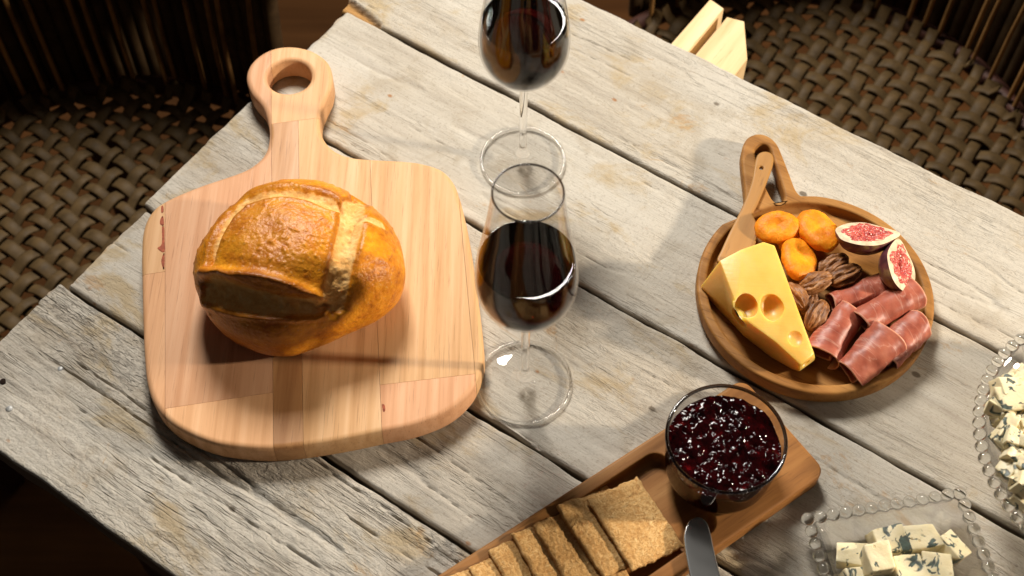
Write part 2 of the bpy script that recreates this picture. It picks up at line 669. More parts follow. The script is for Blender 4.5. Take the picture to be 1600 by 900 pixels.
# ------------------------------------------------------------------ the floor
m, nt, b = mat('floor_boards')
B = NB(nt)
co = B.coord()
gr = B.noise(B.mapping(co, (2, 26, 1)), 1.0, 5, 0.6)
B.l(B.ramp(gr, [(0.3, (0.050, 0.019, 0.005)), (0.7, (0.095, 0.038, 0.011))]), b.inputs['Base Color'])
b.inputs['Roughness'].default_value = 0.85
b.inputs['Specular IOR Level'].default_value = 0.1
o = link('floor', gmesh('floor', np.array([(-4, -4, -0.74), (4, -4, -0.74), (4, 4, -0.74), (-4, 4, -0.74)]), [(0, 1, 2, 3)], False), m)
o['kind'] = 'structure'

# ------------------------------------------------------------------ the table
YAW = math.radians(-34.4)
table = thing('plank_table', 'weathered grey plank table with rough boards and dark gaps', 'table', (0, 0, -0.74), YAW)
TU = -0.305
U1 = 0.78
TZ = 0.74  # table top in table coordinates


def to_uv(px, py, z=0.0):
    return loc_of(table, P(px, py, z))


KN = {
    0: [],
    1: [tuple(to_uv(1330, 455)[:2]) + (0.015,)],
    2: [tuple(to_uv(1030, 368)[:2]) + (0.018,)],
    3: [],
    4: [],
}
planks = [  # v0, v1, start u, roughness, tone
    (0.1711, 0.3072, TU - 0.010, 0.25, (0.89, 0.865, 0.815)),
    (0.0362, 0.1679, TU - 0.000, 0.2, (0.88, 0.855, 0.805)),
    (-0.1087, 0.0333, TU - 0.004, 0.3, (0.84, 0.81, 0.76)),
    (-0.2041, -0.1120, TU + 0.002, 0.3, (0.81, 0.78, 0.735)),
    (-0.3422, -0.2073, TU - 0.006, 1.0, (0.87, 0.845, 0.805)),
]
TK = 0.028
for i, (v0, v1, u0, rs, tone) in enumerate(planks):
    nu, nv = 700, int((v1 - v0) / 0.0015)
    fu = np.linspace(0, 1, nu)
    fv = np.linspace(0, 1, nv)
    FU, FV = np.meshgrid(fu, fv, indexing='ij')
    Ug = u0 + (U1 - u0) * FU
    e0 = v0 + 0.0022 * (fbm(Ug * 22, 1.3 + i, s=i, o=4) - 0.5) * 2
    e1 = v1 + 0.0022 * (fbm(Ug * 22, 7.7 + i, s=i + 20, o=4) - 0.5) * 2
    Vg = e0 + (e1 - e0) * FV
    s0 = 0.0035 * (fbm(Vg * 45, 3.0 + i, s=i + 5, o=4) - 0.5) * 2 * sstep(0.06, 0.0, FU)
    Ug = Ug + s0
    # relief: ridged grain, torn fibres, cracks
    gr_ = fbm(Ug * 9, Vg * 130, s=i * 3, o=4) - 0.5
    band = sstep(0.42, 0.6, fbm(Ug * 2.2, Vg * 26, s=40 + i, o=3))
    torn = (fbm(Ug * 85, Vg * 210, s=60 + i, o=3) - 0.5) * band
    ck = np.abs(vn(Ug * 4.2, Vg * 62, s=80 + i) - 0.5 + 0.05 * (fbm(Ug * 60, Vg * 90, s=90, o=2) - 0.5))
    crack = -sstep(0.034, 0.0, ck) * sstep(0.46, 0.60, fbm(Ug * 5, Vg * 19, s=100 + i, o=2))
    Z = 0.0007 * gr_ + (0.0006 + 0.0016 * rs) * torn + (0.0008 + 0.0022 * rs) * crack
    Z += 0.0016 * (fbm(Ug * 4, Vg * 8, s=200 + i, o=2) - 0.5)
    # rounded, worn edges
    dv = np.minimum(Vg - e0, e1 - Vg)
    du = Ug - u0
    wr = 0.0012 + 0.0022 * fbm(Ug * 30, Vg * 30, s=9 + i, o=3)
    Z -= 0.0022 * np.clip(1 - dv / wr, 0, 1) ** 2 + 0.0024 * np.clip(1 - du / wr, 0, 1) ** 2
    fresh = np.clip(1 - du / 0.0022, 0, 1) * 0.25 * (fbm(Vg * 60, 2.0, s=3, o=3) > 0.52)
    if i == 0:  # the split corner of the far board
        ch = sstep(0.012, 0.008, Vg - e0 + 0.2 * (Ug - u0) - 0.002) * sstep(0.05, 0.046, Ug - u0)
        Z -= 0.008 * ch
        fresh = np.maximum(fresh, ch)
    Z += TZ
    top = np.stack([Ug, Vg, Z], -1)
    idx = np.arange(nu * nv).reshape(nu, nv)
    Q = [gridq(nu, nv)]
    V = [top.reshape(-1, 3)]
    # skirt
    per = np.concatenate([idx[:, 0], idx[-1, 1:], idx[-2::-1, -1], idx[0, -2:0:-1]])
    pv = top.reshape(-1, 3)[per].copy()
    mid = pv.copy()
    mid[:, 2] = np.minimum(pv[:, 2] - 0.004, TZ - 0.006)
    pv[:, 2] = TZ - TK
    n0, k = nu * nv, len(per)
    V += [mid, pv]
    a = np.arange(k)
    b2 = (a + 1) % k
    Q.append(np.stack([per[a], n0 + a, n0 + b2, per[b2]], -1))
    Q.append(np.stack([n0 + a, n0 + k + a, n0 + k + b2, n0 + b2], -1))
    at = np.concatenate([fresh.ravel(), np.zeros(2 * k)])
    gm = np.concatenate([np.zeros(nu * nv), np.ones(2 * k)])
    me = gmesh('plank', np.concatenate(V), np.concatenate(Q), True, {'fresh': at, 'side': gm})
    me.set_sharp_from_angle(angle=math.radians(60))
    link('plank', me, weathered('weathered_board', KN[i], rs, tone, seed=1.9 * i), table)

# nails in the near board
for px, py, r in ((94, 577, 0.0026), (15, 639, 0.0031), (5, 596, 0.0032)):
    c = to_uv(px, py)
    V, Q = lathe([(0.0, 0.0008), (r * 0.6, 0.0007), (r * 0.95, 0.0002), (r, -0.001)], 14)
    o = link('nail', gmesh('nail', V, Q), M['hole'] if px == 5 else M['iron'], table)
    o.location = (c[0], c[1], TZ + (0.0004 if px != 5 else -0.0001))

# beams under the top: two pine cross-beam ends beyond the far edge, dark battens under the near end
def prism(pts2, z0, z1, bev=0.0012):
    return slab(densify(ccw(pts2), 0.01), z0, z1, bev, bev)


for pts in ([(1042, 62), (1110, -2), (1131, 13), (1076, 81)], [(1082, 83), (1136, 26), (1163, 33), (1168, 92), (1149, 117)]):
    q = np.array([to_uv(a, b, -0.0305)[:2] for a, b in pts])
    if len(pts) == 4:
        q[0, 1] = q[3, 1] = 0.06
    else:
        q = np.array([(q[0, 0], 0.06), q[1], q[2], q[3], q[4], (q[4, 0], 0.06)])
    link('crossbeam', bm_mesh('crossbeam', prism(q, TZ - 0.075, TZ - 0.0305), 35), M['pine'], table)
for u in (-0.20, 0.62):
    bm = box_bm(0.06, 0.60, 0.05, 0.003)
    o = link('batten', bm_mesh('batten', bm, 35), M['dark_wood'], table)
    o.location = (u, -0.02, TZ - TK - 0.027)
for u, v in ((-0.20, -0.27), (-0.20, 0.24), (0.62, -0.27), (0.62, 0.24)):
    bm = box_bm(0.055, 0.055, 0.66, 0.003)
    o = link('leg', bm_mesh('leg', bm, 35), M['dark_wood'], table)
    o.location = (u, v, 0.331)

# ------------------------------------------------------------------ wicker tub chairs behind and beside the table
def weave(circle_c, R, zs, label, open_):
    cx, cy = circle_c
    t = thing('wicker_chair', label, 'chair', (cx, cy, -0.74), YAW, 'wicker tub chairs around the table')
    z0 = zs + 0.74
    sp = 0.0225
    n = int(R / sp)
    for axis in (0, 1):
        for k in range(-n, n + 1):
            off = k * sp
            hw = math.sqrt(max(R * R - off * off, 0.0))
            if hw < 0.03 or (axis == 0 and off < -0.165):
                continue
            s = np.arange(-hw if axis == 0 else max(-hw, -0.172), hw + 1e-6, sp / 4)
            ph = np.pi * s / sp + np.pi * (k + axis)
            zz = z0 + 0.0040 * np.cos(ph) - 0.012 * (1 - (s * s + off * off) / (R * R))
            offs = off + 0.0016 * np.sin(s * 23 + k * 2.7) + 0.0012 * np.sin(s * 61 + k * 1.3)
            pts = np.stack([s, offs, zz], -1) if axis == 0 else np.stack([offs, s, zz], -1)
            # strands turn up at the rim
            endA, endB = pts[0].copy(), pts[-1].copy()
            dirv = np.array([1.0, 0, 0]) if axis == 0 else np.array([0, 1.0, 0])
            up1 = endA - dirv * 0.008 + np.array([0, 0, 0.014])
            up2 = endB + dirv * 0.008 + np.array([0, 0, 0.014])
            pts = np.concatenate([[up1], pts, [up2]])
            V, Q = tube(pts, 0.0076 * (1 + 0.16 * math.sin(k * 4.3 + axis)), 8, 0.26, (0, 0.02, 1))
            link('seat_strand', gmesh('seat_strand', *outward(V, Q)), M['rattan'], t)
    # upright cords of the wrapped back, an inner and an outer layer
    for layer, (rr, count, rad, mname) in enumerate(((R + 0.012, 64, 0.0030, 'cord'), (R + 0.05, 128, 0.0094, 'rattan_dark'))):
        for k in range(count):
            a = 2 * math.pi * k / count + (0.03 * math.sin(k * 2.3) if layer == 0 else 0.0)
            # open towards the table
            wa = a + YAW
            face = math.atan2(-cy + 0.02, -cx + 0.02)
            d = (wa - face + math.pi) % (2 * math.pi) - math.pi
            if not open_[0] < math.degrees(d) % 360 < open_[1]:
                continue
            h = 0.30
            zz = np.linspace(z0 + 0.002 - 0.03 * layer, z0 + h, 5)
            lean = 0.03 * np.linspace(0, 1, 5) ** 2 + 0.002 * math.sin(k * 5.1)
            pts = np.stack([(rr + lean) * math.cos(a), (rr + lean) * math.sin(a), zz], -1)
            V, Q = tube(pts, rad, 6, 1.0, (math.cos(a), math.sin(a), 0.1))
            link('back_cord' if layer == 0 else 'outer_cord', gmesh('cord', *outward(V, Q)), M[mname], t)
    for nm, rr, z, r in (('seat_rim', R + 0.02, z0 - 0.012, 0.012), ('back_rim', R + 0.06, z0 + 0.31, 0.018)):
        a = np.linspace(-0.75, math.pi + 0.75, 65)
        if nm == 'back_rim':
            f = math.atan2(-cy + 0.02, -cx + 0.02) - YAW
            a = np.linspace(f + math.radians(open_[0]), f + math.radians(open_[1]), 50)
        V, Q = tube(np.stack([rr * np.cos(a), rr * np.sin(a), np.full_like(a, z)], -1), r, 8)
        link(nm, gmesh(nm, V, Q), M['frame'], t)
    for k in range(4):
        a = math.pi / 4 + k * math.pi / 2
        bm = box_bm(0.03, 0.03, z0 - 0.02, 0.003)
        o = link('leg', bm_mesh('leg', bm, 35), M['frame'], t)
        o.location = (R * 0.85 * math.cos(a), R * 0.85 * math.sin(a), (z0 - 0.02) / 2 + 0.001)
    return t


weave((-0.4528, 0.203), 0.268, -0.30, 'dark wicker tub chair with woven seat at the left end of the table', (75, 262))
weave((0.33, 0.36), 0.266, -0.30, 'dark wicker tub chair with woven seat behind the far edge, right of the pine beams', (80, 258))

# ------------------------------------------------------------------ cutting board of glued staves
BZ = 0.024
bpx = [(451, 72), (420, 78), (395, 96), (386, 119), (394, 144), (413, 168), (421, 196), (421.5, 216), (416, 237), (401, 254), (376, 268.5), (312, 290.5),
       (262, 312), (238, 330), (225, 358), (222, 395), (222.5, 440), (224, 500), (226, 548), (231, 598), (245, 635), (275, 665), (324, 688), (370, 697),
       (433, 700), (519, 689), (594, 674), (651, 662), (703, 640), (738, 606), (754, 566), (754, 535), (746, 465), (735, 390), (726, 343), (716, 305),
       (706, 282), (688, 264.5), (660, 255), (630, 251), (576, 248), (546, 244.5), (522, 235), (506, 219), (499, 200), (499.5, 178), (508, 156), (516, 138),
       (518, 117), (510, 95), (485, 78)]
board = thing('cutting_board', 'large pale wooden cutting board with round hole in its handle, under the loaf', 'cutting board', (-0.16, -0.02, 0.0008))
bo = np.array([loc_of(board, P(a, b, BZ))[:2] for a, b in bpx])
bo = inset(ccw(spline(bo, 6)), -0.0008)
ang = np.linspace(0, 2 * np.pi, 40, endpoint=False)
hc = loc_of(board, P(452, 119, BZ))
hr = abs(P(486, 119, BZ)[0] - P(417, 119, BZ)[0]) / 2
hole = np.stack([hc[0] + hr * np.cos(ang), hc[1] + hr * 0.97 * np.sin(ang)], -1)
full = slab(bo, 0.0, BZ - 0.0008, 0.0042, 0.003, [hole])
full_me = bpy.data.meshes.new('board_full')
full.to_mesh(full_me)
full.free()


def bl(px, py):
    return loc_of(board, P(px, py, BZ))


# joints: lines given by two points on the board's face
def line(p, q):
    a, b = bl(*p), bl(*q)
    d = b - a
    d[2] = 0
    d /= np.linalg.norm(d)
    return a, np.array([d[1], -d[0], 0])  # point, normal pointing right of p->q


Lv = [line((258, 700), (258, 320)), line((427, 700), (424, 200)), line((474, 690), (466, 200)), line((597, 680), (578, 250)), line((744, 600), (716, 300))]
Lh = {'a': line((200, 433), (300, 418)), 'b': line((240, 641), (440, 611)), 'c': line((400, 197), (520, 181)), 'd': line((580, 603), (760, 582))}
# p->q runs upward, so the normal points right; rows: (left line, right line, lower cut, upper cut)
staves = [(None, 0, None, 'a', 0), (None, 0, 'a', None, 0), (0, 1, None, 'b', 0), (0, 1, 'b', None, 0), (1, 2, None, 'c', 1), (2, 3, None, 'c', 0), (1, 3, 'c', None, 0),
          (3, 4, None, 'd', 0), (3, 4, 'd', None, 0), (4, None, None, None, 0)]
for l, r, lo, hi, dk in staves:
    bm = bmesh.new()
    bm.from_mesh(full_me)
    cuts = []
    g = 0.00012
    if l is not None:
        p, n = Lv[l]
        cuts.append((p + n * g, -n))
    if r is not None:
        p, n = Lv[r]
        cuts.append((p - n * g, n))
    if lo is not None:   # keep above: normal of a left-to-right line points down
        p, n = Lh[lo]
        cuts.append((p - n * g, n))
    if hi is not None:
        p, n = Lh[hi]
        cuts.append((p + n * g, -n))
    for p, n in cuts:
        res = bmesh.ops.bisect_plane(bm, geom=list(bm.verts) + list(bm.edges) + list(bm.faces), plane_co=p, plane_no=n, clear_outer=True)
        ed = [e for e in res['geom_cut'] if isinstance(e, bmesh.types.BMEdge)]
        if ed:
            bmesh.ops.triangle_fill(bm, use_beauty=True, edges=ed, normal=n)
    if not bm.verts:
        bm.free()
        continue
    link('stave', bm_mesh('stave', bm, 40), M['board_dark'] if dk else M['board'], board)
bpy.data.meshes.remove(full_me)
# bark inclusion along one joint and a small knot
for pts in ([(252, 323), (255, 322), (255.5, 331), (252, 332)], [(251, 342), (255, 338), (256, 352), (250, 350)], [(253, 356), (256.5, 355), (257, 372), (257, 394), (246, 388), (253, 381)],
            [(254, 400), (257, 396), (257, 414), (255.5, 421), (252, 409)], [(597, 632), (601, 633), (602, 641), (599, 643)]):
    q = np.array([bl(a, b)[:2] for a, b in pts])
    link('bark_mark', bm_mesh('bark_mark', slab(spline(ccw(q), 3), BZ - 0.0011, BZ - 0.00055, 0.0001, 0.0001)), M['bark'], board)

# ------------------------------------------------------------------ loaf
zb = BZ + 0.0004
spx = np.array([(40, 470), (58, 375), (105, 300), (175, 212), (225, 160), (280, 108), (380, 62), (480, 42), (620, 48), (720, 85), (810, 135), (900, 205), (960, 285), (990, 380),
                (995, 480), (965, 560), (885, 645), (800, 695), (720, 738), (600, 800), (480, 848), (380, 850), (280, 818), (180, 750), (110, 670), (66, 575)]) / 2.903 + [290, 270]
cpx = np.array([472, 425])
eq = []
for x, y in spx:
    t = (cpx[1] - y) / 140.0
    eq.append(P(x, y, zb + 0.036 + (0.008 if t > 0 else 0.021) * t)[:2])
eq = spline(ccw(np.array(eq)), 10)
HB = 0.083
bc = eq.mean(0)
loaf = thing('bread_loaf', 'crusty golden round loaf with deeply scored top on the cutting board', 'bread', (bc[0], bc[1], zb))
na = 320
# resample by angle
aa = np.unwrap(np.arctan2(eq[:, 1] - bc[1], eq[:, 0] - bc[0]))
rr = np.hypot(*(eq - bc).T)
A = np.linspace(aa[0], aa[0] + 2 * np.pi, na, endpoint=False)
Rr = np.interp(A, np.append(aa, aa[0] + 2 * np.pi), np.append(rr, rr[0]))
nl = 190
tt = np.linspace(0, 1, nl)
# profile: flat base, bulging belly, domed top
ps, pz = [], []
for t in tt:
    if t < 0.06:
        ps.append(t / 0.06 * 0.70); pz.append(0.0)
    elif t < 0.40:
        k = (t - 0.06) / 0.34
        ps.append(0.70 + 0.30 * math.sin(k * math.pi / 2)); pz.append(0.42 * (1 - math.cos(k * math.pi / 2)))
    else:
        k = (t - 0.40) / 0.60
        ps.append(math.cos(k * math.pi / 2) ** 0.74); pz.append(0.42 + 0.58 * math.sin(k * math.pi / 2) ** 1.06)
ps, pz = np.array(ps), np.array(pz) * HB
V = np.stack([ps[:, None] * Rr[None] * np.cos(A)[None], ps[:, None] * Rr[None] * np.sin(A)[None], np.repeat(pz[:, None], na, 1)], -1).reshape(-1, 3)
Qb = gridq(nl, na, False, True)[:, ::-1]
Wv = V + np.array([bc[0], bc[1], zb])
px = proj(Wv)
zp = (px - [290, 270]) * 2.903       # loaf picture coordinates for the scoring lines
nx, ny, nz = V[:, 0] / 0.085 ** 2, V[:, 1] / 0.078 ** 2, (V[:, 2] - 0.036) / 0.046 ** 2
N = np.stack([nx, ny, nz], -1)
N /= np.linalg.norm(N, axis=1)[:, None] + 1e-9
facing = sstep(-0.1, 0.12, (CAM - Wv) @ np.array([0, 0, 0]) + np.einsum('ij,ij->i', N, (CAM - Wv) / np.linalg.norm(CAM - Wv, axis=1)[:, None]))


def dist_poly(p, line_):
    line_ = spline(line_, 8, False)
    best = np.full(len(p), 1e9)
    side = np.zeros(len(p))
    par = np.zeros(len(p))
    for i in range(len(line_) - 1):
        a, b = line_[i], line_[i + 1]
        d = b - a
        t = np.clip(((p - a) @ d) / (d @ d), 0, 1)
        q = p - a - t[:, None] * d
        dd = np.hypot(q[:, 0], q[:, 1])
        s = np.sign(d[0] * q[:, 1] - d[1] * q[:, 0])
        k = dd < best
        best = np.where(k, dd, best)
        side = np.where(k, s, side)
        par = np.where(k, (i + t) / (len(line_) - 1), par)
    return best, side, par


wob = (fbm(zp[:, 0] / 60, zp[:, 1] / 60, s=3, o=3) - 0.5) * 26
crumb = np.zeros(len(V))
dz = np.zeros(len(V))
dark = np.zeros(len(V))


def groove(line_, w, depth, lip, soft=14, taper=0.12, thin=0.0):
    global crumb, dz, dark
    d, s, t = dist_poly(zp, line_)
    ww = w * (1 - thin * t) * np.clip(np.minimum(t, 1 - t) / taper, 0.05, 1) ** 0.6
    m_ = sstep(ww + soft / 2, ww - soft / 2, d + wob * 0.4) * facing
    crumb = np.maximum(crumb, m_)
    dz = dz - depth * sstep(ww + soft, ww * 0.3, d + wob * 0.3) * facing
    e = np.exp(-((d - ww - 12) / 13.0) ** 2) * facing
    dz = dz + lip * e
    dark = np.maximum(dark, e * 0.5)


groove([(712, 160), (640, 128), (560, 100), (440, 84), (300, 115), (200, 205), (135, 320), (110, 420)], 25, 0.0055, 0.0012, 20, 0.12, 0.55)
groove([(768, 110), (752, 220), (722, 360), (690, 500), (668, 640)], 54, 0.0062, 0.0006, 30, 0.06)
groove([(92, 505), (190, 556), (330, 590), (480, 606), (650, 612)], 76, 0.0068, 0.0026, 34, 0.10, 0.55)
groove([(795, 205), (850, 215), (912, 255)], 13, 0.0015, 0.0006, 8, 0.4)
# the crust flap overhangs the lower opening
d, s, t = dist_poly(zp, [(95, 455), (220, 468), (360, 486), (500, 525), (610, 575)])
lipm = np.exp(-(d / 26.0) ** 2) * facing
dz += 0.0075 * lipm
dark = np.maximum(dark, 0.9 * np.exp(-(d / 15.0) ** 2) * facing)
cen = sstep(330, 120, np.hypot((zp[:, 0] - 400), (zp[:, 1] - 310) * 1.25)) * facing
dz += 0.0045 * cen * (1 - crumb)
dz += 0.0028 * (fbm(V[:, 0] * 40, V[:, 1] * 40, V[:, 2] * 40, s=5, o=4) - 0.5)
dz += 0.0011 * (fbm(V[:, 0] * 220, V[:, 1] * 220, V[:, 2] * 220, s=6, o=3) - 0.5) * (0.6 + 2.2 * crumb)
dz += 0.0035 * (fbm(V[:, 0] * 90, V[:, 1] * 90, V[:, 2] * 90, s=16, o=3) - 0.5) * crumb
# blisters
rb = np.random.RandomState(3)
ids = rb.choice(np.where((crumb < 0.05) & (facing > 0.5) & (V[:, 2] > 0.02))[0], 420)
wgt = np.exp(-(((zp[ids, 0] - 420) / 300) ** 2 + ((zp[ids, 1] - 400) / 130) ** 2))
for k, i in enumerate(ids):
    if rb.rand() > 0.2 + wgt[k]:
        continue
    r = rb.uniform(0.0010, 0.0026)
    q = np.sum((V - V[i]) ** 2, 1)
    dz += 0.32 * r * np.clip(1 - q / r ** 2, 0, 1)
V2 = V + N * (dz * sstep(0.0, 0.012, V[:, 2]))[:, None]
m, nt, b = mat('bread_crust')
B = NB(nt)
co = B.coord()
n1 = B.noise(co, 38, 5, 0.6)
n2 = B.noise(co, 160, 5, 0.65)
hgt = B.n('ShaderNodeSeparateXYZ')
B.l(co, hgt.inputs[0])
crust = B.ramp(B.math('ADD', B.math('MULTIPLY', n1, 0.55), B.math('MULTIPLY', n2, 0.45)), [(0.34, (0.34, 0.085, 0.005)), (0.47, (0.62, 0.21, 0.010)), (0.62, (0.79, 0.325, 0.016)), (0.75, (0.85, 0.42, 0.035))])
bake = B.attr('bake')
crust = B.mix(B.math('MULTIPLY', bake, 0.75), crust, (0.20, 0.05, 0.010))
# flour-pale flecks on the blisters
crust = B.mix(B.rng(B.noise(co, 420, 3, 0.6), 0.60, 0.72, 0.0, 0.5), crust, (0.70, 0.42, 0.16))
pale = B.ramp(B.noise(co, 120, 5, 0.7), [(0.3, (0.58, 0.26, 0.06)), (0.5, (0.74, 0.41, 0.13)), (0.72, (0.84, 0.57, 0.25))])
crm = B.rng(B.math('ADD', B.attr('crumb'), B.math('MULTIPLY', B.math('SUBTRACT', n2, 0.5), 0.9)), 0.25, 0.8)
cc = B.mix(crm, crust, pale)
B.l(cc, b.inputs['Base Color'])
B.l(B.rng(crm, 0.2, 0.8, 0.34, 0.85), b.inputs['Roughness'])
b.inputs['Specular IOR Level'].default_value = 0.3
b.inputs['Subsurface Weight'].default_value = 0.06
b.inputs['Subsurface Radius'].default_value = (0.006, 0.003, 0.001)
bh = B.math('ADD', B.math('MULTIPLY', n2, 0.6), B.math('MULTIPLY', B.noise(co, 700, 4, 0.6), 0.5))
bh = B.math('ADD', bh, B.math('MULTIPLY', B.voronoi(co, 330), -0.5))
B.l(B.bump(bh, 0.55, 0.0012), b.inputs['Normal'])
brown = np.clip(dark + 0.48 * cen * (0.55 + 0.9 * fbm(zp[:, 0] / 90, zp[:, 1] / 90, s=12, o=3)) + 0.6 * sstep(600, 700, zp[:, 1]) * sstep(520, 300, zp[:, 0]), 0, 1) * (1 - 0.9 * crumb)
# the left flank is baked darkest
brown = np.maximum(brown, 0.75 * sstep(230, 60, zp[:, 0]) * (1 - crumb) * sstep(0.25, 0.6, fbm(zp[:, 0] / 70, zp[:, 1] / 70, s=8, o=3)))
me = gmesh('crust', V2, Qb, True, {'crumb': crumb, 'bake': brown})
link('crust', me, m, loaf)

# ------------------------------------------------------------------ wine glasses
m, nt, b = mat('red_wine')
b.inputs['Base Color'].default_value = (1, 1, 1, 1)
b.inputs['Roughness'].default_value = 0.0
b.inputs['IOR'].default_value = 1.34
b.inputs['Transmission Weight'].default_value = 1.0
va = nt.nodes.new('ShaderNodeVolumeAbsorption')
va.inputs['Color'].default_value = (0.62, 0.03, 0.05, 1)
va.inputs['Density'].default_value = 200
nt.links.new(va.outputs[0], nt.nodes['Material Output'].inputs['Volume'])
M['wine'] = m

bowl_o = spline([(0.0034, 0.1085), (0.0075, 0.1105), (0.0160, 0.1142), (0.0243, 0.1200), (0.0308, 0.1290), (0.0347, 0.1390), (0.0360, 0.1500), (0.0356, 0.1610), (0.0341, 0.1740), (0.0310, 0.1930),
                 (0.0276, 0.2130), (0.0249, 0.2330), (0.0229, 0.2496)], 5, False)
TKG = 0.0011


def inner_r(z):
    return np.interp(z, bowl_o[:, 1], bowl_o[:, 0]) - TKG


def wine_glass(px, py, label):
    c = P(px, py)
    g = thing('wine_glass', label, 'wine glass', (c[0], c[1], 0.0009), 0, 'glasses of red wine')
    inn = []
    for r, z in bowl_o[::-1]:
        if z > 0.118:
            inn.append((r - TKG, z))
    inn = [(0.0217, 0.2503)] + inn if False else inn
    inn += [(0.0, 0.115)]
    V, Q = lathe(bowl_o, 96)
    link('bowl', gmesh('bowl', V, Q), M['bowl_glass'], g)
    a = np.linspace(0, 2 * np.pi, 97)
    V, Q = tube(np.stack([0.0226 * np.cos(a), 0.0226 * np.sin(a), np.full_like(a, 0.2500)], -1), 0.00075, 8)
    link('rim', gmesh('rim', *outward(V, Q)), M['rim_glass'], g)
    stem = spline([(0.0034, 0.1085), (0.0036, 0.102), (0.0034, 0.090), (0.0033, 0.060), (0.0033, 0.030), (0.0037, 0.020), (0.0050, 0.0150), (0.0068, 0.0118)], 5, False)
    V, Q = lathe([(0.0, 0.1100)] + [(0.002, 0.1096)] + list(stem), 40)
    link('stem', gmesh('stem', *outward(V, Q)), M['glass'], g)
    foot = list(spline([(0.0064, 0.0122), (0.0105, 0.0088), (0.018, 0.0062), (0.028, 0.0043), (0.0345, 0.0029), (0.0358, 0.0026)], 6, False))
    V, Q = lathe(foot, 96)
    link('foot', gmesh('foot', *outward(V, Q)), M['foot_glass'], g)
    V, Q = tube(np.stack([0.0362 * np.cos(a), 0.0362 * np.sin(a), np.full_like(a, 0.0017)], -1), 0.0013, 8)
    link('foot_rim', gmesh('foot_rim', *outward(V, Q)), M['glass'], g)
    zw = 0.1735
    prof = [(0.0, 0.1128)]
    for z in np.concatenate([np.linspace(0.1130, 0.126, 12), np.linspace(0.128, zw - 0.0006, 20)]):
        prof.append((max(0.001, inner_r(z) - 0.0002), z))
    rw = prof[-1][0]
    prof += [(rw + 0.00005, zw + 0.0006), (rw - 0.0006, zw + 0.00015), (rw - 0.0018, zw - 0.0002), (rw - 0.004, zw - 0.0003), (0.0, zw - 0.0003)]
    V, Q = lathe(prof, 96)
    link('wine', gmesh('wine', *outward(V, Q)), M['wine'], g)
    return g


wine_glass(820, 599, 'nearer glass of red wine, whole, foot touching the cutting board side')
wine_glass(817, 253, 'farther glass of red wine, its rim cut off by the top of the photo')

# ------------------------------------------------------------------ round board with slotted handle
RZ = 0.0180
RC = (P(1091, 452, RZ)[:2] + P(1459, 466, RZ)[:2]) / 2
RC[1] = P(1272, 615, RZ)[1] + 0.0945
RR = 0.0950
rboard = thing('round_board', 'round brown wooden board with slotted handle, holding cheese, fruit and ham', 'serving board', (RC[0], RC[1], 0.0009))


def rl(px, py, z=RZ):
    return loc_of(rboard, P(px, py, z))


def rlz(px, py, z):
    p = P(px, py, z)
    return np.array([p[0], p[1], z])


a0 = math.atan2(*(rl(1258, 309)[:2])[::-1])
a1 = math.atan2(*(rl(1150, 347)[:2])[::-1])
arc = [(RR * math.cos(t), RR * math.sin(t)) for t in np.linspace(a1 + 0.10, a0 + 2 * math.pi - 0.10, 90)]
hand = [rl(*q)[:2] for q in [(1251, 305), (1243, 295), (1234, 272), (1224, 246), (1214, 224), (1200, 212), (1183, 208.5), (1167, 216), (1159, 234), (1159, 255), (1163, 290), (1164, 318), (1156, 338)]]
hand = spline(np.array(hand), 5, False)
ro = np.concatenate([np.array(arc), hand])
slot_pts = [(1191, 224), (1182, 229), (1180, 240), (1186, 262), (1197, 292), (1207, 311), (1217, 317), (1225, 311), (1224, 296), (1215, 268), (1207, 243), (1202, 229)]
slot = spline(np.array([rl(*q)[:2] for q in slot_pts]), 5)
th_ = np.linspace(0, 2 * np.pi, 96, endpoint=False)
well = np.stack([0.0866 * np.cos(th_), 0.0866 * np.sin(th_)], -1)
WF = 0.0090
bm = slab(ro, 0.0, RZ - 0.0009, 0.0022, 0.0055, [slot], (well, WF - 0.0009, 0.002, 0.004))
link('board_body', bm_mesh('board_body', bm, 40), M['acacia'], rboard)

# wooden spreader lying on the handle and the rim
kp = [(1195, 236), (1185, 240), (1180, 252), (1174, 285), (1160, 322), (1141, 360), (1128, 388), (1121, 407), (1140, 414), (1164, 400), (1178, 384), (1184, 366), (1182, 347), (1177, 333), (1184, 318), (1196, 290), (1206, 264), (1209, 248), (1205, 239)]
kz = 0.0225
spr = thing('butter_spreader', 'wooden spreader lying across the slotted handle of the round board', 'spreader', (*P(1165, 320, RZ)[:2], RZ + 0.0003))
q = spline(np.array([loc_of(spr, P(a, b, kz))[:2] for a, b in kp]), 5)
hq = loc_of(spr, P(1189.5, 262, kz))
ha = np.linspace(0, 2 * np.pi, 14, endpoint=False)
hh = np.stack([hq[0] + 0.0017 * np.cos(ha), hq[1] + 0.0017 * np.sin(ha)], -1)
bm = slab(q, 0.0, 0.0042, 0.0014, 0.001, [hh])
link('spreader_body', bm_mesh('spreader_body', bm, 40), M['olive'], spr)

